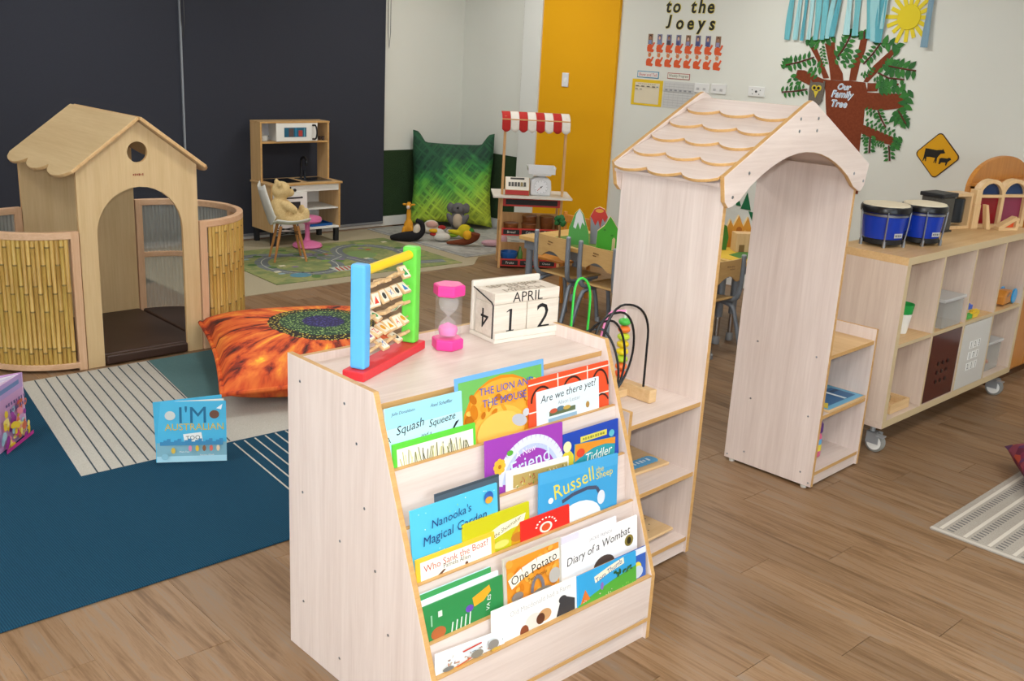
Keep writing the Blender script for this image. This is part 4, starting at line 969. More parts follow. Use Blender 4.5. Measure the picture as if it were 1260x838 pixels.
MB().box(.42, .64, .07, .27, KC+.0062, KC+.0075).build('sink_bowl', C('#26282c', .25, .5), kt)
MB().tube(spline([(.47, .29, KC+.005), (.47, .29, KC+.15), (.47, .27, KC+.19), (.47, .22, KC+.20), (.47, .19, KC+.17), (.47, .19, KC+.13)], 5), .011, 8).tube([(.51, .29, KC+.005), (.51, .29, KC+.07)], .012, 8).build('tap', C('#33353a', .2, .7), kt, smooth=True)
def kloc(x, y, z): 
    v = Matrix.Rotation(-.03, 4, 'Z') @ Vector((x, y, z)); return (4.569+v.x, 8.035+v.y, z+.0058)
pt_ = thing('toy_saucepan', 'small white toy saucepan on the upper left kitchen shelf', 'saucepan', kloc(.075, KD-.095, .9215))
MB().lathe([(.042, 0), (.046, .004), (.046, .045), (.048, .047), (.046, .05), (0, .056)], 18).ell((0, 0, .062), (.009, .009, .009), nu=8, nv=6).build('pan', C('#cfd1ce', .35), pt_, smooth=True)
MB().tube([(-.06, 0, .04), (-.045, 0, .04)], .006, 6).tube([(.045, 0, .04), (.06, 0, .04)], .006, 6).build('handles', C('#4a4c50'), pt_)
for i, ch in enumerate((.0, .035, .07)):
    c_ = thing('toy_cup', ['small dark brown toy cup nearest the microwave', 'middle of three small dark brown toy cups', 'small dark brown toy cup at the right end'][i], 'cup', kloc(.605+ch, KD-.13, .9215), 0, 'toy cups on the kitchen shelf')
    MB().lathe([(.012, 0), (.014, .035), (.0125, .035), (.0105, .004), (0, .004)], 12).tube([(.013, 0, .03), (.022, 0, .025), (.013, 0, .008)], .002, 5).build('cup_body', C('#3c2a22', .4), c_, smooth=True)
bt = thing('blue_tray', 'bright blue toy baking tray on the bottom kitchen shelf', 'tray', kloc(.53, .17, .1485))
MB().prism([(-.11, -.13), (.11, -.13), (.11, .13), (-.11, .13)], 'xy', .0, .006).box(-.12, .12, -.14, -.13, .0, .022).box(-.12, .12, .13, .14, .0, .022).box(-.12, -.11, -.13, .13, 0, .022).box(.11, .12, -.13, .13, 0, .022).build('tray_body', C('#15559a', .35), bt)
# child chair with a teddy bear, pink stool
ch = thing('shell_chair', 'child size white shell chair with wooden legs in front of the toy kitchen', 'chair', (4.42, 7.50, .0115), -.35)
def shell(u, v):
    x = (u-.5)*2
    if v < .5:
        t = v/.5; y = .17-.32*t; z = .325-.02*math.sin(t*PI)+.02*(1-t)*0
        wd = .155+.03*math.sin(t*PI)
    else:
        t = (v-.5)/.5; y = -.15-.035*math.sin(t*PI/2)-.06*t; z = .325+.30*t-.02*(1-t)
        wd = .17+.02*math.sin(t*PI)-.045*t*t
    lift = .05*abs(x)**2.5*(1 if v < .6 else .6)
    yy = y+(.035*abs(x)**2 if v > .5 else 0)
    return (yy*1.0, -x*wd, z+lift)
sm_ = MB().grid(shell, 12, 16).build('seat_shell', C('#dcdcd6', .35), ch, smooth=True)
q = sm_.modifiers.new('solid', 'SOLIDIFY'); q.thickness = .008
LEGW = wood('warm_leg_wood', '#a8703c', '#c48a50', 'z', 30)
for sx in (1, -1):
    for sy in (1, -1):
        MB().tube([(sx*.07, sy*.08, .30), (sx*.135, sy*.125, 0)], [.014, .009], 8).build('leg', LEGW, ch, smooth=True)
        MB().tube([(sx*.07, sy*.08, .315), (sx*.09, sy*.092, .23), (-sx*.09, sy*.092, .255)], .005, 6).build('brace', BLACK, ch)
FUR = fabric('teddy_fur', '#cfb27c', '#e0c794', 120, .95, .8)
tb = thing('teddy_bear', 'cream teddy bear sitting on the white shell chair', 'teddy bear', (4.42, 7.50, .318), -.35)
body = MB().ell((-.065, 0, .12), (.085, .09, .115)).ell((-.05, 0, .285), (.082, .082, .078)).ell((.02, 0, .265), (.042, .045, .036)).ell((-.075, .07, .345), (.022, .03, .03)).ell((-.075, -.07, .345), (.022, .03, .03))
for s in (1, -1):
    body.ell((.0, s*.09, .16), (.085, .034, .036), (0, .55, s*.15)).ell((.05, s*.06, .055), (.1, .045, .048), (0, -.1, s*.25)).ell((.14, s*.085, .09), (.032, .04, .062))
remesh(body.build('body', FUR, tb, smooth=True), .011, 3)
MB().ell((.065, 0, .285), (.014, .02, .013), nu=10, nv=6).build('nose', C('#1b1614', .4), tb, smooth=True)
for s in (1, -1): MB().ell((.022, s*.032, .31), (.007, .008, .008), nu=8, nv=6).build('eye', C('#120f0e', .2), tb, smooth=True)
st = thing('toy_stool', 'round pink plastic stool on the road mat beside the toy kitchen', 'stool', (4.835, 7.86, .0125))
PK = C('#dd76a8', .4)
MB().lathe([(.12, 0), (.135, .015), (.125, .035), (.05, .06), (.03, .065)], 24).build('base', PK, st, smooth=True)
MB().lathe([(.032, .055), (.022, .1), (.022, .2), (.032, .235)], 18).build('stem', PK, st, smooth=True)
MB().lathe([(.05, .225), (.12, .235), (.13, .25), (.125, .275), (.1, .282), (0, .28)], 24).build('seat', PK, st, smooth=True)

# ================= beanbag and soft toys =================
def pillow(w, d, h, n=28, pinch=.12, ear=0):
    mb = MB()
    def f(sgn):
        def g(u, v):
            a, b = u*2-1, v*2-1
            k = max(0, (1-abs(a)**3.2))*max(0, (1-abs(b)**3.2))
            px = a*w/2*(1-pinch*(1-abs(b)**2)*abs(a)**4*0.9); py = b*d/2*(1-pinch*(1-abs(a)**2)*abs(b)**4*.9)
            return (px, py, sgn*h/2*k**.48)
        return g
    mb.grid(f(1), n, n); 
    o = MB().grid(lambda u, v: f(-1)(1-u, v), n, n)
    mb.add(o.v, o.f)
    return mb
def leaf_mat():
    m, nt, b = newmat('leaf_print')
    v = coords(nt, (1, 1, 1))
    sep = nd(nt, 'ShaderNodeSeparateXYZ'); nt.links.new(v, sep.inputs[0])
    def streak(ang, sc, ds):
        mp = nd(nt, 'ShaderNodeMapping'); nt.links.new(v, mp.inputs[0]); mp.inputs['Rotation'].default_value = (0, 0, ang); m2 = nd(nt, 'ShaderNodeMapping'); nt.links.new(mp.outputs[0], m2.inputs[0]); m2.inputs['Scale'].default_value = (sc, sc*.05, sc*.05)
        return noise(nt, m2.outputs[0], 1, 3, .7, ds)
    s1, s2 = streak(.6, 30, .2), streak(-.9, 26, .3)
    f = math_(nt, 'MAXIMUM', s1, s2)
    gr = math_(nt, 'MULTIPLY_ADD', sep.outputs[1], .85, math_(nt, 'MULTIPLY_ADD', sep.outputs[0], -.25, .42))
    gr = math_(nt, 'ADD', gr, math_(nt, 'MULTIPLY', math_(nt, 'SUBTRACT', noise(nt, v, 4, 3, .6), .5), .5))
    base = ramp(nt, gr, [(.05, '#d8d27a'), (.35, '#c4c648'), (.6, '#a0bc4a'), (.8, '#62a24c'), (.9, '#347a48'), (1.0, '#1c4a3c')])
    hi = ramp(nt, f, [(.45, '#2a4a20'), (.58, '#c8dc8c'), (.75, '#f2f4c8')])
    nt.links.new(mixc(nt, .55, base, hi, 'OVERLAY'), b.inputs['Base Color']); b.inputs['Roughness'].default_value = .8; return m
bg = thing('beanbag_cushion', 'large green leaf-print floor cushion leaning in the turf corner', 'beanbag', (6.73, 8.12, .012), -.75)
pb = pillow(.88, .86, .40, 30, .1)
vs = []
for (x, y, z) in pb.v:
    e = max(0, (abs(x)/.44)*(y/.43)-.62) if y > 0 else 0; y = y + (.03*(1-(x/.44)**2) if y > 0 else 0)*(y/.43)**2
    y2 = y + min(e*.45, .09) + e*.06; x2 = x - (.05*e*(1 if x > 0 else -1)); z += .06*e
    if y2 < -.34: z *= 1.15; y2 = -.34+(y2+.34)*.9
    vs.append((x2, y2+.43, z*(1-.0*e)))
pb.v = vs
pbo = pb.build('cushion', leaf_mat(), bg, smooth=True, ang=80, rot=(PI/2-.12, 0, 0), loc=(0, -.05, .005))
MB().tube([(-.40, .165, .02), (-.42, .0, .35), (-.4, -.05, .65)], .004, 6)
YEL = C('#dd9a24', .8)
def plush(name, label, loc, rz, cat='soft toy'):
    return thing(name, label, cat, loc, rz, 'soft toys on the grey rug')
ZR = .0125
gf = plush('toy_giraffe', 'yellow plush giraffe sitting in front of the green beanbag', (5.98, 7.86, ZR), -.78)
g = MB().ell((0, 0, .09), (.05, .05, .085)).ell((.0, 0, .2), (.024, .024, .10)).ell((0, -.02, .305), (.026, .042, .026), (.3, 0, 0)).ell((.045, 0, .315), (.024, .008, .012)).ell((-.045, 0, .315), (.024, .008, .012))
for s in (1, -1): g.ell((s*.04, -.05, .05), (.02, .022, .06)).ell((s*.06, -.07, .022), (.028, .05, .02)).ell((s*.012, 0, .335), (.006, .006, .022))
remesh(g.build('body', YEL, gf, smooth=True), .009, 2)
MB().ell((0, -.055, .295), (.02, .02, .018), nu=10, nv=6).build('muzzle', C('#d8c8c0', .8), gf, smooth=True)
for s in (1, -1): MB().ell((s*.02, -.03, .318), (.005, .005, .006), nu=8, nv=5).build('eye', BLACK, gf)
ok = plush('toy_penguin', 'black and white plush animal lying on its side before the giraffe', (5.86, 7.66, ZR), -.78)
g = MB().tube(spline([(-.20, 0, .02), (-.08, 0, .035), (.03, 0, .05), (.10, .02, .10), (.10, .03, .17), (.04, .03, .2)], 5), [.012+.03*math.sin(PI*min(i/18, 1))+.012 for i in range(26)], 10)
g.ell((.0, 0, .04), (.1, .045, .04))
remesh(g.build('body', C('#17161a', .85), ok, smooth=True), .01, 2)
MB().ell((.055, -.01, .11), (.035, .03, .06), (0, .2, 0)).build('belly', C('#d2c8b8', .85), ok, smooth=True)
pw = plush('toy_rabbit', 'pale pink and white plush flopped against the beanbag', (6.27, 7.90, ZR), -.78)
g = MB().ell((0, 0, .04), (.12, .06, .04)).ell((.02, .0, .085), (.075, .05, .05)).ell((-.11, -.02, .03), (.06, .04, .03))
remesh(g.build('body', fabric('white_plush', '#cfc8ba', '#dcd6ca', 150, .95), pw, smooth=True), .01, 2)
MB().ell((.03, -.035, .095), (.06, .03, .035)).build('pink_ear', C('#cfa398', .9), pw, smooth=True)
ko = plush('toy_elephant', 'grey plush animal with a cream belly sitting upright by the beanbag', (6.56, 7.80, ZR), -.78)
g = MB().ell((0, 0, .12), (.075, .065, .11)).ell((0, -.01, .245), (.065, .055, .062)).ell((.08, .0, .25), (.04, .02, .055)).ell((-.08, .0, .25), (.04, .02, .055))
for s in (1, -1): g.ell((s*.075, -.04, .14), (.03, .03, .07), (0, s*.5, 0)).ell((s*.07, -.1, .035), (.035, .07, .033))
remesh(g.build('body', fabric('grey_plush', '#5d5c5e', '#6f6e70', 150, .95), ko, smooth=True), .01, 2)
MB().ell((0, -.045, .125), (.052, .035, .075)).build('belly', C('#b8a892', .9), ko, smooth=True)
MB().ell((0, -.06, .26), (.012, .014, .01)).build('nose', BLACK, ko, smooth=True)
for s in (1, -1): MB().ell((s*.075, -.175, .035), (.025, .012, .025)).build('paw_pad', C('#c8c0b4', .9), ko, smooth=True)
gp = plush('toy_parrot', 'green and yellow plush bird in front of the grey soft toy', (6.39, 7.52, ZR), -.78)
g = MB().ell((.02, 0, .075), (.07, .055, .07)).ell((-.05, -.02, .06), (.10, .03, .025), (0, .15, 0)); remesh(g.build('body', C('#c8b81c', .85), gp, smooth=True), .01, 2)
MB().ell((.07, 0, .06), (.05, .045, .055)).build('wing', C('#2f7a2c', .85), gp, smooth=True)
MB().ell((-.1, -.02, .03), (.06, .03, .02)).build('tail', C('#7a9a20', .85), gp, smooth=True)
rs = plush('toy_rooster', 'white plush rooster with red comb lying beside the green bird', (6.10, 7.52, ZR), -.78)
g = MB().ell((.02, 0, .045), (.09, .06, .045)).ell((.0, .0, .09), (.045, .04, .04)); remesh(g.build('body', C('#cfcbc2', .9), rs, smooth=True), .01, 2)
MB().ell((-.055, -.01, .10), (.05, .035, .02)).build('beak', C('#d8a81c', .8), rs, smooth=True)
MB().ell((.02, 0, .135), (.04, .02, .022)).build('comb', C('#a02422', .85), rs, smooth=True)
MB().ell((-.06, -.02, .068), (.035, .025, .018)).build('wattle', C('#a02422', .85), rs, smooth=True)
br = plush('toy_duck', 'brown plush bird with a yellow chest nearest the rug edge', (6.16, 7.22, ZR), -.78)
g = MB().tube(spline([(-.17, 0, .02), (-.08, 0, .03), (.02, 0, .045), (.09, 0, .09), (.1, 0, .13)], 5), [.014+.0022*i for i in range(21)], 10)
remesh(g.build('body', C('#6b3216', .9), br, smooth=True), .01, 2)
MB().ell((.03, -.02, .11), (.045, .04, .045)).build('chest', C('#d8a01c', .85), br, smooth=True)
pkp = plush('toy_pig', 'pale pink plush pig lying beside the market stall', (6.42, 7.02, ZR), -.78)
g = MB().ell((.03, 0, .075), (.055, .05, .065)).ell((-.07, 0, .035), (.10, .04, .033)); remesh(g.build('body', fabric('pink_plush', '#b98f98', '#c9a2a8', 150, .95), pkp, smooth=True), .01, 2)
# ================= cushions and books on the carpet =================
def sunflower():
    m, nt, b = newmat('sunflower_print')
    v = coords(nt, (1, 1, 1), loc=(-.09, .0, 0)); sep = nd(nt, 'ShaderNodeSeparateXYZ'); nt.links.new(v, sep.inputs[0])
    r = math_(nt, 'SQRT', math_(nt, 'ADD', math_(nt, 'POWER', sep.outputs[0], 2), math_(nt, 'POWER', sep.outputs[1], 2)))
    a = math_(nt, 'ARCTAN2', sep.outputs[1], sep.outputs[0])
    cmb = nd(nt, 'ShaderNodeCombineXYZ'); nt.links.new(math_(nt, 'MULTIPLY', a, 4.2), cmb.inputs[0]); nt.links.new(math_(nt, 'MULTIPLY', r, 3.0), cmb.inputs[1])
    f = noise(nt, cmb.outputs[0], 1.4, 4, .6, .4)
    pet = ramp(nt, f, [(.34, '#2e0d07'), (.41, '#8e280c'), (.47, '#cc4c16'), (.58, '#e0702a'), (.66, '#ea922e'), (.72, '#eec838')])
    vo = nd(nt, 'ShaderNodeTexVoronoi'); nt.links.new(v, vo.inputs['Vector']); vo.inputs['Scale'].default_value = 62
    dots = math_(nt, 'LESS_THAN', vo.outputs['Distance'], .34)
    rim = mixc(nt, dots, '#1a100c', '#c8b848'); grn = mixc(nt, dots, '#22402c', '#8fae62'); pur = mixc(nt, dots, '#241c50', '#4a4a90')
    rn = math_(nt, 'ADD', r, math_(nt, 'MULTIPLY', math_(nt, 'SUBTRACT', f, .5), .05))
    c = mixc(nt, math_(nt, 'LESS_THAN', rn, .31), pet, rim)
    c = mixc(nt, math_(nt, 'LESS_THAN', rn, .245), c, grn)
    c = mixc(nt, math_(nt, 'LESS_THAN', rn, .12), c, pur)
    nt.links.new(c, b.inputs['Base Color']); b.inputs['Roughness'].default_value = .75; return m
cs = thing('floor_cushion', 'orange sunflower-print floor cushion lying on the carpet behind the bookshelf', 'cushion', (2.95, 4.80, .0095), -.37)
cpil = pillow(1.08, 1.25, .34, 30, .06)
cpil.v = [(x, y, z*.8 + .16 - .05*max(0, -y/.62-.2)) for x, y, z in cpil.v]
SUNF = sunflower()
cpil.build('cushion_cover', SUNF, cs, smooth=True, ang=80)
def prim(w_, d_, p_, n=24):
    out = []
    for q in range(4*n):
        t = (q % n)/n*2-1; a, b = [(t, -1), (1, t), (-t, 1), (-1, -t)][q//n]
        out.append((a*w_/2*(1-p_*(1-abs(b)**2)*abs(a)**4*.9), b*d_/2*(1-p_*(1-abs(a)**2)*abs(b)**4*.9)))
    return out
MB().tube([(x*1.005, y*1.005, .16-.05*max(0, -y/.62-.2)) for x, y in prim(1.08, 1.25, .06)], .013, 8, closed=True).build('piping', SUNF, cs, smooth=True)
fc = thing('floor_cushion', 'dark purple and red floral cushion at the right edge on the woven rug', 'cushion', (4.965, 1.385, .0095), .6)
cp2 = pillow(.46, .46, .15, 20, .08); cp2.v = [(x, y, z+.078) for x, y, z in cp2.v]
m, nt, b = newmat('floral_print'); v = coords(nt, (1, 1, 1)); vo = nd(nt, 'ShaderNodeTexVoronoi'); nt.links.new(v, vo.inputs['Vector']); vo.inputs['Scale'].default_value = 16
nt.links.new(ramp(nt, vo.outputs['Color'], [(0, '#3a0f2a'), (.35, '#7a1a3c'), (.55, '#4a2a5c'), (.7, '#b0442c'), (.85, '#5f8a3c'), (1, '#2a1430')]), b.inputs['Base Color']); b.inputs['Roughness'].default_value = .8
cp2.build('cushion_cover', m, fc, smooth=True, ang=80)
ib = thing('open_book', 'sky blue picture book standing half open on the carpet', 'book', (1.722, 4.062, .0105), -.545)
BLU = C('#4cb6e0', .35)
IW, IH = .30, .275
cv = MB().box(0, IW, 0, .003, 0, IH).build('front_cover', BLU, ib, rot=(-.16, 0, 0))
decal('cover_print', cv, IW, IH, [('r', 0, .9, 1, 1, '#a8d8ea'), ('r', 0, .68, 1, .9, '#7fb2c4'), ('t', "I'M", .52, .22, .38, '#1a6a94'), ('t', 'AUSTRALIAN', .54, .42, .84, '#d8ba3c'), ('p', [(.38, .54), (.64, .51), (.66, .66), (.4, .69)], '#e9ecea'), ('t', 'TOO', .52, .6, .2, '#3a4a52', 4), ('e', .2, .23, .075, .075, '#c9cfcc'), ('e', .83, .22, .07, .07, '#6d4636'), ('p', [(.86, .12), (.95, .05), (.93, .14)], '#eaf2f6')] + [('r', .05+i*.05, .66-.05*(i % 3)*.5, .1+i*.05, .72, '#3a88b8') for i in range(18)] + [('e', .48+i*.1, .77, .025, .05, c) for i, c in enumerate(['#d88aa8', '#e0b83a', '#8a5a3c', '#d8685a', '#e8d0b0'])] + [('e', .12, .9, .05, .05, '#8ac0d4'), ('e', .24, .8, .03, .05, '#d9b848'), ('t', 'Mem Fox', .4, .82, .14, '#e8eef0'), ('t', 'Ronojoy Ghosh', .72, .88, .2, '#e8eef0')], (0, 0, IH), FX, FZ, .0004)
MB().box(.004, IW-.004, .004, .010, .003, IH-.004).build('pages', PAGES, ib, rot=(-.16, 0, .12))
MB().box(0, IW, .003, .006, 0, IH).build('back_cover', BLU, ib, rot=(-.12, 0, .30))
MB().box(-.003, .0, 0, .006, 0, IH).build('spine', BLU, ib, rot=(-.14, 0, 0))
pkb = thing('open_book', 'pink and yellow fairy picture book standing open at the left edge', 'book', (1.392, 4.735, .0105), -2.3)
PKC = C('#c79ac8', .4)
PH, PWI = .30, .26
cv = MB().box(0, PWI, -.003, 0, 0, PH).build('front_cover', PKC, pkb, rot=(0, 0, -.02))
art = blobs(60, ['#e8c82e', '#d8448c', '#e888a0', '#d06a4c', '#9a3a9a', '#f0e080', '#a8d0e0'], .04, .96, .4, .97, .03, .08, 77)
decal('cover_print', cv, PWI, PH, [('r', .0, .0, 1, .22, '#b49ad0'), ('r', .15, .07, .85, .14, '#6a86b8')] + art + [*bars(.5, .3, .7, .06, '#5a4a80', 8), *bars(.55, .4, .6, .06, '#5a4a80', 7, 2), ('r', 0, .94, 1, 1, '#c03890')], (PWI, 0, PH), (-1, 0, 0), FZ, .0004)
for i in range(3): MB().box(.004, PWI-.01, -.0015, .0015, .003, PH-.005).build('page', C(['#e6dcea', '#d8cfe2', '#efe8f0'][i], .8), pkb, rot=(0, 0, -.22-.2*i))
MB().box(0, PWI, 0, .003, 0, PH).build('back_cover', PKC, pkb, rot=(0, 0, -.85))
TREE_TRUNK = [(-0.182, 0.244), (-0.069, 0.239), (0.035, 0.246), (0.167, 0.241), (0.192, 0.18), (0.192, 0.054), (0.2, -0.059), (0.193, -0.145), (0.2, -0.259), (0.238, -0.575), (0.014, -0.606), (-0.03, -0.37), (-0.127, 0.029), (-0.151, 0.157)]
TREE_BRANCHES = [[(-0.414, 0.301), (-0.354, 0.301), (-0.182, 0.244), (-0.176, 0.21), (-0.294, 0.191), (-0.431, 0.242)], [(-0.339, 0.485), (-0.278, 0.473), (-0.199, 0.355), (-0.134, 0.256), (-0.182, 0.249), (-0.256, 0.381)], [(-0.208, 0.504), (-0.129, 0.52), (-0.096, 0.388), (-0.026, 0.293), (-0.013, 0.243), (-0.118, 0.241), (-0.155, 0.371)], [(0.081, 0.548), (0.134, 0.556), (0.13, 0.467), (0.102, 0.369), (0.09, 0.249), (0.035, 0.246), (0.036, 0.338), (0.073, 0.451)], [(0.355, 0.503), (0.374, 0.474), (0.275, 0.35), (0.185, 0.242), (0.151, 0.244), (0.212, 0.361)], [(0.186, 0.238), (0.427, 0.25), (0.429, 0.236), (0.275, 0.213), (0.272, 0.185), (0.193, 0.177)], [(0.194, 0.171), (0.498, 0.18), (0.506, 0.085), (0.324, 0.05), (0.191, 0.053)], [(0.194, -0.062), (0.252, -0.075), (0.477, -0.138), (0.479, -0.194), (0.362, -0.178), (0.199, -0.13)]]
TREE_TWIGS = [[(-0.523, 0.332), (-0.405, 0.36), (-0.284, 0.401)], [(-0.528, 0.125), (-0.407, 0.14), (-0.307, 0.161)], [(-0.081, 0.417), (-0.036, 0.489), (0.004, 0.587)], [(0.246, 0.526), (0.198, 0.449), (0.133, 0.371)], [(0.333, 0.367), (0.424, 0.355), (0.542, 0.344)], [(0.258, 0.315), (0.346, 0.283), (0.466, 0.279)], [(0.302, 0.048), (0.343, -0.018), (0.381, -0.064)], [(0.459, 0.061), (0.496, 0.016), (0.533, -0.029)], [(0.272, -0.145), (0.277, -0.208), (0.283, -0.264)], [(0.426, -0.193), (0.436, -0.227), (0.452, -0.302)], [(0.103, 0.603), (0.11, 0.549)]]
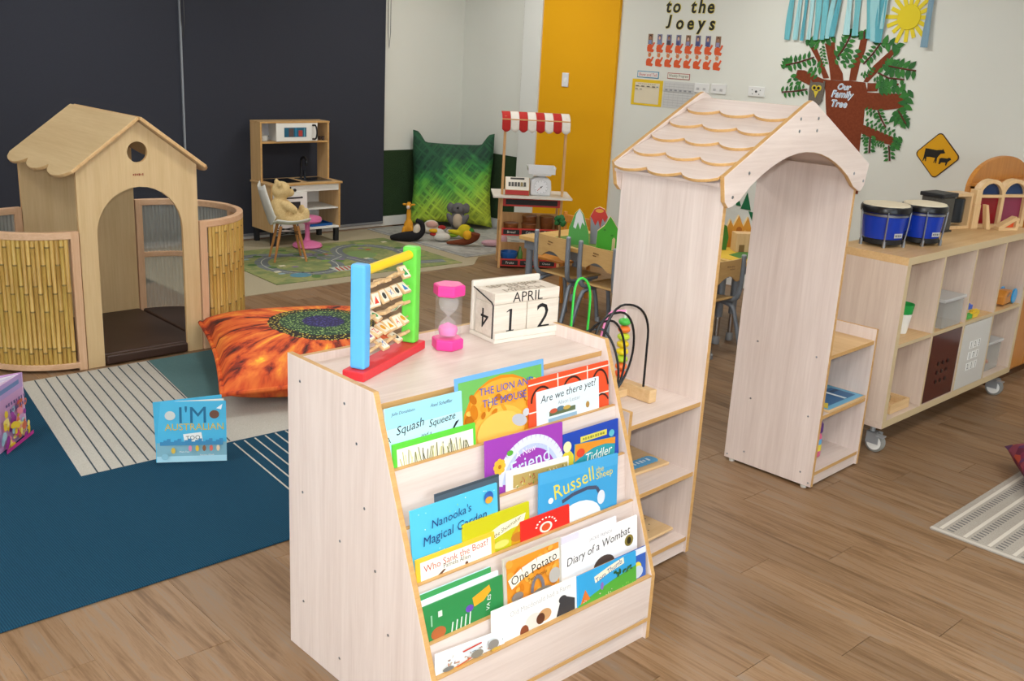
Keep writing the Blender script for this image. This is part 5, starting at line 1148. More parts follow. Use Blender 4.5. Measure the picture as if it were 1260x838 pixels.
TREE_LEAVES = [(-0.482, 0.311, -0.8, 0.054), (-0.441, 0.321, -1.24, 0.041), (-0.4, 0.33, -0.86, 0.051), (-0.358, 0.344, -0.83, 0.045), (-0.319, 0.358, -0.86, 0.049), (-0.281, 0.371, -0.87, 0.042), (-0.526, 0.362, 1.41, 0.046), (-0.485, 0.372, 1.56, 0.054), (-0.443, 0.381, 1.67, 0.048), (-0.407, 0.391, 1.53, 0.044), (-0.368, 0.404, 1.32, 0.041), (-0.329, 0.417, 1.54, 0.045), (-0.302, 0.303, -2.19, 0.049), (-0.276, 0.28, -2.12, 0.045), (-0.25, 0.257, -2.26, 0.038), (-0.258, 0.31, -1.54, 0.036), (-0.22, 0.305, -1.45, 0.047), (-0.273, 0.358, 1.1, 0.037), (-0.234, 0.353, 1.21, 0.045), (-0.495, 0.103, -1.05, 0.035), (-0.458, 0.108, -1.03, 0.034), (-0.42, 0.113, -1.24, 0.036), (-0.381, 0.12, -0.84, 0.028), (-0.345, 0.127, -0.94, 0.034), (-0.309, 0.135, -1.09, 0.032), (-0.526, 0.15, 1.3, 0.036), (-0.488, 0.155, 1.31, 0.035), (-0.451, 0.16, 1.23, 0.035), (-0.413, 0.165, 1.51, 0.031), (-0.38, 0.172, 1.43, 0.035), (-0.344, 0.179, 1.51, 0.031), (-0.038, 0.425, -0.41, 0.042), (-0.017, 0.458, -0.17, 0.04), (0.002, 0.495, 0.08, 0.041), (0.016, 0.53, 0.08, 0.042), (0.03, 0.565, 0.1, 0.047), (-0.105, 0.439, 2.2, 0.044), (-0.085, 0.471, 2.27, 0.045), (-0.066, 0.5, 2.25, 0.04), (-0.052, 0.536, 2.35, 0.05), (-0.037, 0.571, 2.4, 0.038), (0.211, 0.52, 3.01, 0.04), (0.194, 0.493, 3.05, 0.034), (0.177, 0.467, 2.97, 0.033), (0.159, 0.443, 2.82, 0.035), (0.138, 0.418, 2.6, 0.042), (0.117, 0.393, 2.54, 0.038), (0.265, 0.508, -0.79, 0.035), (0.249, 0.481, -1.11, 0.042), (0.232, 0.454, -1.0, 0.04), (0.212, 0.426, -1.31, 0.036), (0.192, 0.401, -1.24, 0.04), (0.172, 0.376, -1.28, 0.043), (0.361, 0.331, -1.67, 0.064), (0.403, 0.326, -1.67, 0.055), (0.447, 0.321, -1.24, 0.054), (0.488, 0.317, -1.55, 0.063), (0.53, 0.313, -1.45, 0.052), (0.343, 0.398, 1.28, 0.054), (0.385, 0.392, 0.8, 0.057), (0.426, 0.387, 1.13, 0.064), (0.468, 0.383, 0.88, 0.057), (0.51, 0.379, 0.84, 0.059), (0.286, 0.28, -1.56, 0.051), (0.337, 0.261, -1.49, 0.051), (0.399, 0.257, -1.15, 0.05), (0.452, 0.256, -1.35, 0.043), (0.276, 0.334, 0.86, 0.045), (0.328, 0.315, 0.58, 0.047), (0.37, 0.307, 1.32, 0.042), (0.423, 0.305, 1.18, 0.046), (-0.237, 0.463, -2.66, 0.021), (-0.23, 0.439, -2.44, 0.022), (-0.222, 0.416, -2.61, 0.023), (-0.212, 0.391, -2.79, 0.024), (-0.201, 0.368, -2.73, 0.02), (-0.191, 0.345, -2.78, 0.021), (-0.215, 0.479, -0.4, 0.025), (-0.208, 0.455, -0.19, 0.027), (-0.2, 0.432, 0.02, 0.027), (-0.193, 0.41, -0.22, 0.023), (-0.182, 0.387, -0.21, 0.024), (-0.171, 0.364, -0.02, 0.026), (-0.034, 0.378, 0.12, 0.038), (-0.027, 0.409, -0.02, 0.041), (-0.02, 0.44, -0.23, 0.035), (-0.011, 0.47, -0.09, 0.036), (-0.002, 0.5, 0.07, 0.038), (-0.088, 0.374, 2.28, 0.037), (-0.081, 0.405, 2.35, 0.037), (-0.074, 0.437, 2.49, 0.041), (-0.065, 0.469, 2.33, 0.043), (-0.056, 0.5, 2.28, 0.046), (0.038, 0.352, 0.1, 0.047), (0.052, 0.387, -0.16, 0.044), (0.064, 0.424, -0.0, 0.038), (0.075, 0.46, -0.08, 0.044), (-0.017, 0.353, 2.18, 0.039), (-0.003, 0.388, 2.49, 0.042), (0.01, 0.421, 2.43, 0.05), (0.02, 0.457, 2.48, 0.041), (-0.325, 0.49, -0.71, 0.048), (-0.309, 0.499, -2.15, 0.053), (-0.276, 0.48, -2.11, 0.047), (-0.359, 0.517, 1.68, 0.053), (-0.323, 0.527, 1.27, 0.05), (-0.271, 0.517, 0.51, 0.05), (-0.178, 0.517, -0.84, 0.058), (-0.141, 0.539, -0.91, 0.053), (-0.226, 0.538, 1.71, 0.064), (-0.188, 0.561, 1.56, 0.061), (-0.038, 0.582, -2.79, 0.055), (-0.031, 0.561, -2.69, 0.053), (0.001, 0.6, -0.04, 0.052), (0.008, 0.579, -0.36, 0.047), (0.08, 0.59, -3.04, 0.049), (0.082, 0.572, -2.76, 0.05), (0.085, 0.554, -2.73, 0.038), (0.128, 0.6, -0.28, 0.048), (0.131, 0.582, -0.25, 0.044), (0.133, 0.563, -0.43, 0.044), (0.305, 0.495, -1.24, 0.056), (0.356, 0.49, -1.37, 0.059), (0.377, 0.469, -1.99, 0.065), (0.28, 0.54, 1.3, 0.066), (0.331, 0.535, 0.98, 0.055), (0.395, 0.513, 0.25, 0.056), (0.152, 0.282, -1.03, 0.027), (0.176, 0.289, -0.78, 0.026), (0.204, 0.303, -0.02, 0.022), (0.213, 0.323, -0.25, 0.029), (0.222, 0.343, -0.36, 0.025), (0.131, 0.299, 1.26, 0.022), (0.155, 0.306, 1.68, 0.029), (0.178, 0.313, 1.55, 0.022), (0.185, 0.323, 2.18, 0.023), (0.194, 0.343, 2.37, 0.027), (0.267, 0.248, -0.8, 0.029), (0.286, 0.258, -0.96, 0.029), (0.304, 0.268, -0.55, 0.031), (0.24, 0.266, 1.5, 0.028), (0.259, 0.277, 1.81, 0.026), (0.278, 0.287, 1.9, 0.028), (0.304, 0.185, -1.04, 0.052), (0.335, 0.19, -0.89, 0.058), (0.366, 0.195, -1.1, 0.048), (0.397, 0.199, -1.17, 0.046), (0.428, 0.204, -1.09, 0.06), (0.275, 0.231, 1.17, 0.054), (0.307, 0.236, 1.32, 0.052), (0.338, 0.241, 1.43, 0.061), (0.369, 0.245, 1.43, 0.053), (0.399, 0.25, 1.56, 0.051), (0.482, 0.176, -1.47, 0.059), (0.488, 0.166, -2.92, 0.063), (0.485, 0.116, -3.11, 0.059), (0.484, 0.067, -3.02, 0.06), (0.464, 0.219, 1.11, 0.059), (0.531, 0.183, -0.83, 0.056), (0.527, 0.135, -0.48, 0.063), (0.526, 0.088, -0.43, 0.062), (0.425, -0.002, -2.26, 0.057), (0.455, -0.023, -1.9, 0.052), (0.509, -0.036, -0.79, 0.056), (0.542, -0.025, -1.19, 0.055), (0.439, 0.042, 0.58, 0.046), (0.468, 0.021, 0.57, 0.052), (0.498, 0.0, 0.29, 0.055), (0.507, 0.011, 1.3, 0.052), (0.291, 0.022, -2.46, 0.026), (0.305, -0.001, -2.39, 0.028), (0.32, -0.025, -2.57, 0.032), (0.339, -0.049, -2.5, 0.024), (0.357, -0.07, -2.29, 0.031), (0.326, 0.053, 0.12, 0.031), (0.34, 0.03, 0.04, 0.03), (0.355, 0.007, -0.04, 0.026), (0.369, -0.013, 0.18, 0.024), (0.386, -0.034, -0.03, 0.031), (0.451, 0.031, -2.45, 0.041), (0.469, 0.008, -2.14, 0.037), (0.488, -0.014, -2.2, 0.041), (0.507, -0.037, -2.1, 0.034), (0.483, 0.07, 0.01, 0.036), (0.502, 0.048, 0.16, 0.035), (0.52, 0.025, -0.06, 0.038), (0.539, 0.003, 0.42, 0.036), (0.221, 0.022, -1.54, 0.027), (0.251, 0.016, -1.58, 0.032), (0.282, 0.01, -1.65, 0.03), (0.298, 0.0, -2.23, 0.029), (0.318, -0.021, -2.01, 0.025), (0.211, 0.053, 1.07, 0.027), (0.242, 0.046, 0.99, 0.031), (0.272, 0.04, 0.99, 0.027), (0.31, 0.028, 0.42, 0.025), (0.331, 0.007, 0.32, 0.027), (0.236, -0.058, -1.68, 0.033), (0.272, -0.07, -1.55, 0.031), (0.308, -0.083, -1.79, 0.028), (0.347, -0.091, -1.59, 0.028), (0.384, -0.099, -1.68, 0.034), (0.421, -0.107, -1.76, 0.033), (0.458, -0.115, -1.63, 0.029), (0.227, -0.026, 0.68, 0.026), (0.263, -0.038, 0.75, 0.027), (0.3, -0.051, 0.74, 0.028), (0.335, -0.06, 1.09, 0.034), (0.372, -0.068, 0.87, 0.031), (0.408, -0.076, 1.11, 0.028), (0.445, -0.084, 0.7, 0.028), (0.471, -0.138, -3.28, 0.037), (0.468, -0.155, -3.19, 0.033), (0.464, -0.173, -2.98, 0.032), (0.461, -0.19, -2.97, 0.036), (0.458, -0.207, -3.18, 0.038), (0.508, -0.137, -0.74, 0.039), (0.504, -0.154, -0.45, 0.035), (0.501, -0.171, -0.56, 0.039), (0.498, -0.188, -0.54, 0.037), (0.495, -0.205, -0.47, 0.039), (0.245, -0.162, -2.74, 0.036), (0.247, -0.186, -2.98, 0.033), (0.249, -0.211, -2.77, 0.03), (0.252, -0.235, -2.91, 0.028), (0.255, -0.259, -2.63, 0.03), (0.3, -0.148, -0.41, 0.035), (0.302, -0.172, -0.56, 0.036), (0.304, -0.196, -0.59, 0.027), (0.306, -0.22, -0.46, 0.03), (0.309, -0.244, -0.18, 0.035), (0.301, -0.197, -1.25, 0.025), (0.323, -0.198, -1.35, 0.023), (0.345, -0.199, -1.21, 0.024), (0.367, -0.199, -1.48, 0.026), (0.388, -0.2, -1.55, 0.024), (0.29, -0.175, 1.31, 0.022), (0.312, -0.175, 0.91, 0.023), (0.334, -0.176, 0.97, 0.025), (0.356, -0.176, 0.97, 0.024), (0.377, -0.177, 0.97, 0.023), (0.405, -0.217, -2.63, 0.03), (0.412, -0.243, -2.83, 0.034), (0.417, -0.27, -2.99, 0.028), (0.423, -0.298, -2.59, 0.031), (0.453, -0.192, -0.08, 0.028), (0.462, -0.219, -0.21, 0.035), (0.468, -0.249, -0.38, 0.034), (0.474, -0.276, -0.25, 0.031), (-0.518, 0.323, 0.2, 0.037), (-0.51, 0.348, -0.06, 0.039), (-0.502, 0.373, -0.14, 0.042), (-0.549, 0.318, 2.47, 0.039), (-0.541, 0.343, 2.44, 0.043), (-0.533, 0.368, 2.67, 0.042), (-0.474, 0.216, -2.32, 0.04), (-0.453, 0.191, -2.29, 0.035), (-0.411, 0.159, -1.75, 0.047), (-0.376, 0.152, -1.74, 0.046), (-0.44, 0.255, 0.26, 0.046), (-0.418, 0.229, -0.04, 0.039), (-0.397, 0.204, 0.32, 0.035), (-0.383, 0.201, 0.72, 0.039), (0.208, -0.162, -2.5, 0.023), (0.221, -0.18, -2.26, 0.022), (0.234, -0.198, -2.11, 0.026), (0.222, -0.141, -0.1, 0.028), (0.235, -0.159, -0.0, 0.025), (0.248, -0.176, 0.16, 0.022), (0.362, 0.35, -0.04, 0.049), (0.368, 0.373, -0.19, 0.064), (0.374, 0.396, 0.12, 0.057), (0.318, 0.35, 2.52, 0.063), (0.324, 0.373, 2.24, 0.057), (0.33, 0.396, 2.24, 0.05)]
# n 275
STREAMERS = [(-0.525, -0.533, 0.522, 0.047), (-0.457, -0.456, 0.524, 0.039), (-0.406, -0.395, 0.519, 0.028), (-0.356, -0.345, 0.528, 0.035), (-0.29, -0.287, 0.529, 0.047), (-0.224, -0.229, 0.531, 0.044), (-0.16, -0.189, 0.54, 0.038), (-0.109, -0.148, 0.555, 0.041), (-0.049, -0.025, 0.572, 0.047), (0.014, 0.039, 0.567, 0.05), (0.106, 0.15, 0.55, 0.044), (0.152, 0.192, 0.531, 0.063), (0.227, 0.223, 0.525, 0.063), (0.257, 0.245, 0.62, 0.028), (0.58, 0.586, 0.504, 0.047)]
# ================= market stall =================
ms = thing('market_stall', 'toy market stall with red and white striped awning beside the yellow wall', 'market stall', (5.835, 6.365, .0012), -.68)
SW, SD = .515, .30
PINE = wood('stall_pine', '#b98a54', '#cfa36c', 'z', 40)
REDW = C('#b8322a', .45)
for (x, y, h) in ((0, 0, 1.30), (SW, 0, 1.30), (0, SD, .62), (SW, SD, .62)):
    MB().box(x-.011, x+.011, y-.011, y+.011, 0, h).build('post', PINE, ms, bevel=.002)
MB().box(-.08, SW+.08, -.10, SD+.03, .625, .643).build('counter_top', C('#d8d2c8', .4), ms, bevel=.002)
MB().box(.011, SW-.011, -.010, .004, .545, .618).build('counter_front', REDW, ms)
MB().box(.035, SW-.035, -.0125, -.010, .56, .605).build('chalk_strip', C('#23201f', .6), ms)
for zs, names_ in ((.355, ('Bread', 'Cakes', 'Pies')), (.085, ('Fruits', 'Vegetables', 'Cheese'))):
    MB().box(.011, SW-.011, .0, SD, zs-.065, zs-.055).build('shelf_board', PINE, ms)
    fb = MB().box(.011, SW-.011, -.012, .0, zs-.065, zs+.0).build('shelf_front', REDW, ms)
    MB().box(.011, SW-.011, SD-.01, SD, zs-.065, zs+.09).build('shelf_back', PINE, ms)
    for s in (0, 1): MB().box(-.004+s*(SW), .004+s*SW, .011, SD-.011, zs-.065, zs+.02).build('shelf_side', PINE, ms)
    for k in range(3):
        b_ = MB().box(.025+k*.16, .165+k*.16, -.0145, -.012, zs-.053, zs-.012).build('chalk_label', C('#1c1b1b', .6), fb)
        decal('chalk_word', b_, .14, .041, [('t', names_[k], .5, .5, .5, '#cfcac0')], (.025+k*.16, -.0145, zs-.012), FX, FZ, .0008)
# awning: seven cloth stripes with scalloped ends
NS = 8; sw = (SW+.06)/NS
AWR, AWW = fabric('awning_red', '#a82c2a', '#b83430', 300), fabric('awning_white', '#d6cfc6', '#e2dcd4', 300)
for k in range(NS):
    x0 = -.03+k*sw
    def aw(u, v, x0=x0):
        x = x0+sw*u
        if v < .55: t = v/.55; y = .12-.16*t; z = 1.33-.05*t*t
        else: t = (v-.55)/.45; y = -.04-.014*t; z = 1.28-.085*t-.022*math.sin(PI*u)*t
        return (x, y, z)
    o = MB().grid(aw, 6, 8).build('awning_stripe', AWR if k % 2 == 0 else AWW, ms, smooth=True)
    q = o.modifiers.new('solid', 'SOLIDIFY'); q.thickness = .002
MB().tube([(-.03, .12, 1.325), (SW+.03, .12, 1.325)], .008, 8).build('awning_rail', PINE, ms)
MB().tube([(-.03, -.035, 1.275), (SW+.03, -.035, 1.275)], .006, 8).build('awning_rail', PINE, ms)
for s in (0, SW): MB().tube([(s, 0, 1.29), (s, .12, 1.325)], .007, 6).build('awning_arm', PINE, ms)
def mloc(x, y, z):
    v = Matrix.Rotation(-.68, 4, 'Z') @ Vector((x, y, z)); return (5.835+v.x, 6.365+v.y, z+.0012)
rg = thing('toy_cash_register', 'wooden toy cash register with cream face on the stall counter', 'cash register', mloc(.13, .07, .6435), -.72)
MB().prism([(-.11, 0), (.10, 0), (.10, .05), (.03, .13), (-.11, .13)][0:0] or [(-.10, 0), (.09, 0), (.09, .13), (.0, .14), (-.10, .045)], 'yz', -.105, .105).build('register_body', PINE, rg, bevel=.003)
fa = MB().add([(-.1, -.102, .046), (.1, -.102, .046), (.1, -.002, .143), (-.1, -.002, .143)], [[0, 1, 2, 3]]).build('register_face', C('#d9d3c6', .5), rg)
Uf, Vf = (1, 0, 0), Vector((0, .1, .097)).normalized()
decal('register_keys', fa, .2, .139, [('r', .2, .06, .8, .2, '#3a3834')] + [('r', .12+.13*k, .42, .22+.13*k, .75, '#4a4844' if k != 4 else '#8a7a50') for k in range(6)], (-.1, -.002, .143), Uf, Vf, .0008)
MB().box(-.1, .1, -.105, -.098, .004, .042).build('register_drawer', C('#a8302c', .4), rg, bevel=.002)
scn = thing('kitchen_scale', 'white kitchen scale with a dial and a deep pan on the stall counter', 'scale', mloc(.33, .06, .6435), -.68)
WS = C('#d3d4d6', .35)
MB().prism([(-.085, 0), (.085, 0), (.092, .05), (.085, .13), (.05, .155), (-.05, .155), (-.085, .13), (-.092, .05)], 'xz', -.06, .05).build('scale_body', WS, scn, bevel=.012, seg=3)
decal('dial', scn, .13, .13, [('e', .5, .5, .48, .48, '#c3c5c9'), ('e', .5, .5, .44, .44, '#dedfe2')] + [('l', [(.5+.36*math.cos(a*PI/6), .5+.36*math.sin(a*PI/6)), (.5+.42*math.cos(a*PI/6), .5+.42*math.sin(a*PI/6))], .003, '#5a5c60') for a in range(12)] + [('l', [(.5, .5), (.25, .75)], .004, '#b0302a'), ('l', [(.5, .5), (.6, .42)], .004, '#2a2a2c'), ('e', .5, .5, .05, .05, '#2a2a2c')], (-.065, -.06, .14), FX, FZ, .0009)
MB().lathe([(.04, .15), (.035, .175)], 14).build('neck', WS, scn, smooth=True)
MB().prism([(-.075, .172), (.075, .172), (.115, .215), (.12, .245), (.114, .245), (.1, .215), (.07, .18), (-.07, .18), (-.1, .215), (-.114, .245), (-.12, .245), (-.115, .215)], 'xz', -.085, .085).box(-.115, .115, -.088, -.085, .185, .245).box(-.115, .115, .085, .088, .185, .245).build('weighing_pan', WS, scn, bevel=.003)
BASK = wood('basket', '#6e3d1a', '#8a5228', 'x', 60)
for i, (x, y, z, lab) in enumerate(((.095, .075, .30, 'brown round basket at the front left of the stall shelf'), (.25, .075, .30, 'brown round basket at the front middle of the stall shelf'), (.265, .213, .335, 'brown round basket at the back middle of the stall shelf'), (.42, .205, .335, 'brown round basket at the back right of the stall shelf'))):
    b_ = thing('toy_basket', lab, 'basket', mloc(x, y, .3005), 0, 'baskets on the stall shelf')
    k = 1.0 if i < 2 else 1.5
    MB().lathe([(.048, 0), (.061, .04*k), (.064, .085*k), (.061, .085*k), (.055, .04*k), (0, .006)], 18).build('basket_body', BASK, b_, smooth=True)
    MB().lathe([(.064, .08*k), (.0675, .084*k), (.065, .09*k), (.06, .088*k)], 18).build('basket_rim', BASK, b_, smooth=True)
bw = thing('toy_bowl', 'blue toy bowl on the bottom shelf of the stall', 'bowl', mloc(.09, .1, .0305))
MB().lathe([(.04, 0), (.075, .06), (.078, .10), (.072, .10), (.066, .06), (0, .01)], 18).build('bowl_body', C('#1f5aa0', .35), bw, smooth=True)
bl2 = thing('toy_bottle', 'green toy bottle beside the blue bowl on the stall', 'bottle', mloc(.19, .1, .0305))
MB().lathe([(.022, 0), (.024, .004), (.024, .09), (.01, .12), (.01, .145), (0, .146)], 14).build('bottle_body', C('#4f7a34', .35), bl2, smooth=True)

# ================= low tables and chairs behind the archway =================
TT = wood('table_top', '#c89f5c', '#dab674', 'y', 20)
def table(label, loc, w, d):
    t = thing('low_table', label, 'table', loc)
    MB().box(0, w, 0, d, .525, .555).build('table_top', TT, t, bevel=.005)
    MB().box(.03, w-.03, .03, .045, .46, .525).box(.03, w-.03, d-.045, d-.03, .46, .525).box(.03, .045, .045, d-.045, .46, .525).box(w-.045, w-.03, .045, d-.045, .46, .525).build('apron', GREYTUBE, t)
    for x in (.06, w-.06):
        for y in (.06, d-.06):
            lg = MB().tube([(x, y, .525), (x, y, .19)], .026, 12).build('leg', GREYTUBE, t, smooth=True)
            MB().tube([(x, y, .19), (x, y, .05)], .016, 10).build('leg_sleeve', C('#c2c4c6', .2, 1.0), lg, smooth=True)
            MB().lathe([(.026, 0), (.026, .045), (.018, .055)], 12, (x, y, 0)).build('foot', C('#8a8d90', .5), lg, smooth=True)
    return t
table('low wooden table with grey legs behind the archway, nearest the chairs', (4.99, 3.77, .0012), .61, 1.47)
table('second low wooden table with grey legs beyond the archway opening', (5.635, 3.77, .0012), .61, 1.1)
CHW = wood('chair_ply', '#b8935c', '#cba870', 'y', 26)
def low_chair(label, loc, rz):
    c = thing('stacking_chair', label, 'chair', loc, rz, 'stacking chairs at the low tables')
    SEATH = .34
    def seatf(u, v):
        x = .02+.31*u; y = (v-.5)*.31; return (x, y, SEATH+.012-.012*math.sin(PI*u)*.6-.02*max(0, u-.8)*2)
    o = MB().grid(seatf, 8, 6).build('seat', CHW, c, smooth=True); q = o.modifiers.new('solid', 'SOLIDIFY'); q.thickness = .011
    # curved back board with an arched cut-out below
    n = 12; top = []; bot = []
    for i in range(n+1):
        y = -.145+.29*i/n; x = -.02-.012*math.sin(PI*i/n)
        zb = .50+(.045*math.sin(PI*(i-2)/(n-4)) if 2 <= i <= n-2 else 0)-.03
        top.append((x, y, .618)); bot.append((x, y, zb))
    vs = top+bot+[(x+.012, y, z) for x, y, z in top]+[(x+.012, y, z) for x, y, z in bot]; m_ = n+1; fs = []
    for i in range(n):
        fs += [[i, i+1, m_+i+1, m_+i][::-1], [2*m_+i, 2*m_+i+1, 3*m_+i+1, 3*m_+i], [i, i+1, 2*m_+i+1, 2*m_+i], [m_+i, m_+i+1, 3*m_+i+1, 3*m_+i][::-1]]
    fs += [[0, m_, 3*m_, 2*m_][::-1], [n, m_+n, 3*m_+n, 2*m_+n]]
    bk = MB().add(vs, fs).build('back_board', CHW, c)
    decal('maker_mark', bk, .07, .03, bars(.5, .3, .9, .34, '#5a3a20', 8) + bars(.5, .75, .6, .34, '#5a3a20', 5, 3), (-.032, .035, .59), (0, -1, 0), FZ, .002)
    for s in (1, -1):
        MB().tube(spline([(-.025, s*.155, .635), (-.025, s*.155, .5), (-.02, s*.155, .40), (.0, s*.15, .345), (.06, s*.145, .325), (.3, s*.14, .325)], 5), .017, 10).build('back_tube', GREYTUBE, c, smooth=True)
        MB().lathe([(.017, .633), (.014, .642), (0, .645)], 10, (-.025, s*.155, 0)).build('end_cap', C('#9ba0a4', .4), c, smooth=True)
        MB().tube(spline([(-.07, s*.165, .0), (-.03, s*.16, .14), (.01, s*.15, .27), (.06, s*.14, .30), (.16, s*.14, .31), (.25, s*.14, .29), (.29, s*.15, .2), (.32, s*.16, 0)], 5), .015, 10).build('leg_frame', GREYTUBE, c, smooth=True)
        for x in (-.07, .32): MB().lathe([(.018, 0), (.018, .03), (.014, .034)], 10, (x, s*.165, 0)).build('foot', C('#8d9094', .5), c, smooth=True)
    return c
low_chair('wooden backed grey steel chair nearest the market stall at the low table', (4.945, 4.83, .0012), 0)
low_chair('wooden backed grey steel chair half hidden behind the archway left panel', (4.925, 4.385, .0012), 0)
low_chair('wooden backed grey steel chair seen through the archway opening', (5.375, 3.70, .0012), PI/2)
wc = thing('wooden_chair', 'orange brown wooden chair at the far side of the low table', 'chair', (5.70, 5.33, .0012), PI)
for s in (1, -1):
    MB().tube([(0, s*.14, 0), (0, s*.14, .64)], .016, 10).build('back_post', ORANGEWOOD, wc, smooth=True)
    MB().tube([(.28, s*.14, 0), (.28, s*.14, .3)], .016, 10).build('front_leg', ORANGEWOOD, wc, smooth=True)
MB().box(-.012, .012, -.14, .14, .56, .62).build('back_rail', ORANGEWOOD, wc, bevel=.004)
MB().box(-.01, .3, -.155, .155, .3, .318).build('seat', ORANGEWOOD, wc, bevel=.004)
# wooden landscape toys on the table
def cutout(name, label, loc, rz, poly, col, th=.02, items=None, wh=None, edge='#d9c08c'):
    t = thing(name, label, 'wooden toy', loc, rz)
    MB().prism(poly, 'xz', -th/2, th/2, 0, 1).build('shape', [C(col, .5), C(edge, .6)], t)
    if items:
        xs_ = [p[0] for p in poly]; zs_ = [p[1] for p in poly]
        decal('painting', t, max(xs_)-min(xs_), max(zs_)-min(zs_), items, (min(xs_), -th/2, max(zs_)), FX, FZ, .0006)
    return t
ZT = .5565
FACE = -PI/2+.75
cutout('toy_mountain', 'green toy mountain with a white snowy peak on the low table', (5.10, 4.76, ZT), FACE, [(-.07, 0), (-.065, .12), (-.03, .22), (0, .255), (.03, .215), (.07, .1), (.08, 0)], '#4d9a48', .03, [('p', [(.22, .5), (.32, .15), (.46, .0), (.62, .16), (.76, .45), (.62, .36), (.55, .56), (.42, .36), (.34, .55)], '#d3d8dc')])
cutout('toy_volcano', 'red topped toy volcano behind the green mountains', (5.25, 4.71, ZT), FACE, [(-.05, 0), (-.06, .2), (-.035, .25), (.0, .265), (.035, .25), (.06, .2), (.05, 0)], '#8f8f9a', .03, [('p', [(0, .26), (.2, .06), (.5, 0), (.8, .06), (1, .26), (.85, .4), (.7, .3), (.6, .55), (.45, .35), (.3, .5), (.15, .36)], '#c4342c'), ('e', .5, .1, .24, .05, '#e0a03a')])
cutout('toy_mountain', 'bright green toy hill with a small doorway next to the archway', (5.16, 4.52, ZT), FACE, [(-.09, 0), (-.085, .13), (-.04, .17), (-.005, .235), (.02, .2), (.06, .14), (.085, .05), (.085, 0)], '#3e9a1e', .04, [('p', [(.62, 1), (.62, .66), (.68, .6), (.74, .66), (.74, 1)], '#c6b184'), ('e', .3, .4, .05, .03, '#2d7a18'), ('e', .6, .55, .06, .03, '#2d7a18')])
tt = thing('toy_tree', 'small green toy tree on a thin trunk at the table edge', 'toy tree', (5.09, 4.93, ZT))
MB().tube([(0, 0, 0), (0, 0, .12)], [.009, .006], 8).build('trunk', C('#7a5a34'), tt)
ct = MB(); R_ = random.Random(5)
for i in range(14): ct.ell((R_.uniform(-.025, .025), R_.uniform(-.025, .025), .145+R_.uniform(-.025, .025)), (.02, .02, .018), nu=8, nv=5)
ct.build('crown', C('#23602e', .8), tt, smooth=True)
fm = thing('grass_mat', 'thin green felt play mat spread on the low table', 'mat', (5.30, 4.60, ZT-.0002))
MB().prism([(-.27, -.4), (.2, -.45), (.25, .1), (.2, .42), (-.2, .45), (-.28, .1)], 'xy', 0, .003).build('felt', fabric('green_felt', '#5f7d3c', '#7a9650', 150), fm)
fm2 = thing('yellow_mat', 'yellow and green play mat on the table seen through the archway', 'mat', (5.95, 4.1, ZT-.0002))
MB().prism([(-.28, -.3), (.26, -.3), (.27, .3), (-.28, .3)], 'xy', 0, .003).build('felt', C('#d6b13a', .8), fm2)
MB().prism([(-.2, -.29), (-.1, -.25), (.05, -.28), (.15, -.2), (.0, -.1), (-.15, -.12)], 'xy', .003, .0045).build('leaf_patch', C('#4a7a34', .8), fm2)
wbo = thing('wooden_house_block', 'plain wooden box house on the table seen through the archway', 'wooden toy', (6.02, 4.02, ZT+.0035), -.6)
MB().box(-.075, .075, -.05, .05, 0, .13).build('house_body', TOYWOODZ, wbo, bevel=.003)
MB().box(-.05, -.01, -.0515, -.05, 0, .05).build('doorway', C('#8a6a40'), wbo)
cutout('toy_castle', 'orange patterned toy castle rising behind the wooden box house', (6.10, 4.13, ZT+.0035), -.6, [(-.09, 0), (-.09, .14), (-.07, .2), (-.045, .15), (-.01, .23), (.03, .15), (.06, .22), (.09, .14), (.09, 0)], '#d89a3a', .03, [('e', .5, .45, .12, .1, '#b06a22'), ('e', .25, .55, .06, .05, '#e8b860'), ('e', .75, .5, .06, .05, '#e8b860')])
cutout('toy_bush', 'green toy bush with a red flower left of the castle', (5.88, 4.15, ZT+.0035), -.6, [(-.08, 0), (-.09, .08), (-.06, .16), (0, .2), (.06, .17), (.08, .09), (.07, 0)], '#3f7a2c', .03, [('e', .4, .8, .16, .1, '#c8442c'), ('e', .6, .4, .1, .1, '#5f9a3c')])

# ================= things on the right wall =================
def wthing(name, label, cat, y, z, group=None, off=.0005): return thing(name, label, cat, (X1-off, y, z), -PI/2, group)
# letters
def wall_letters(txt, y0, y1, zbase, h):
    g = text_geo(txt, .22)
    # advance by equal steps per character, as spaced single cut-outs
    n = len(txt); step = (y0-y1)/(n-1)
    for i, chh in enumerate(txt):
        if chh == ' ': continue
        t = wthing('wall_letter', "black cut-out letter '%s' with yellow edge in the word %s on the wall" % (chh, ('"the"' if i > 2 else '"to"') if ' ' in txt else '"Joeys"'), 'letter', y0-step*i, zbase, 'cut-out letters on the wall')
        for nm, offs, z_, col in (('letter_backing', .065, .002, '#d8c63a'), ('letter_face', .03, .0045, '#1a1a1c')):
            cu_ = bpy.data.curves.new('lettering', 'FONT'); cu_.body = chh; cu_.size = h*1.42; cu_.shear = .12; cu_.offset = offs*h*1.0; cu_.align_x = 'CENTER'; cu_.extrude = .001; cu_.resolution_u = 3
            ob = bpy.data.objects.new('lettering', cu_); COL.objects.link(ob); me = bpy.data.meshes.new_from_object(ob)
            bpy.data.objects.remove(ob); bpy.data.curves.remove(cu_)
            me.materials.clear(); me.materials.append(C(col, .5))
            o = bpy.data.objects.new(nm, me); COL.objects.link(o); o.parent = t; o.rotation_euler = (PI/2, 0, 0); o.location = (0, -z_, .03 if chh == 'J' else 0); o.scale = (1, .78 if chh == 'J' else 1, 1)
wall_letters('to the', 5.80, 5.355, 2.212, .105)
wall_letters('Joeys', 5.775, 5.325, 2.078, .105)
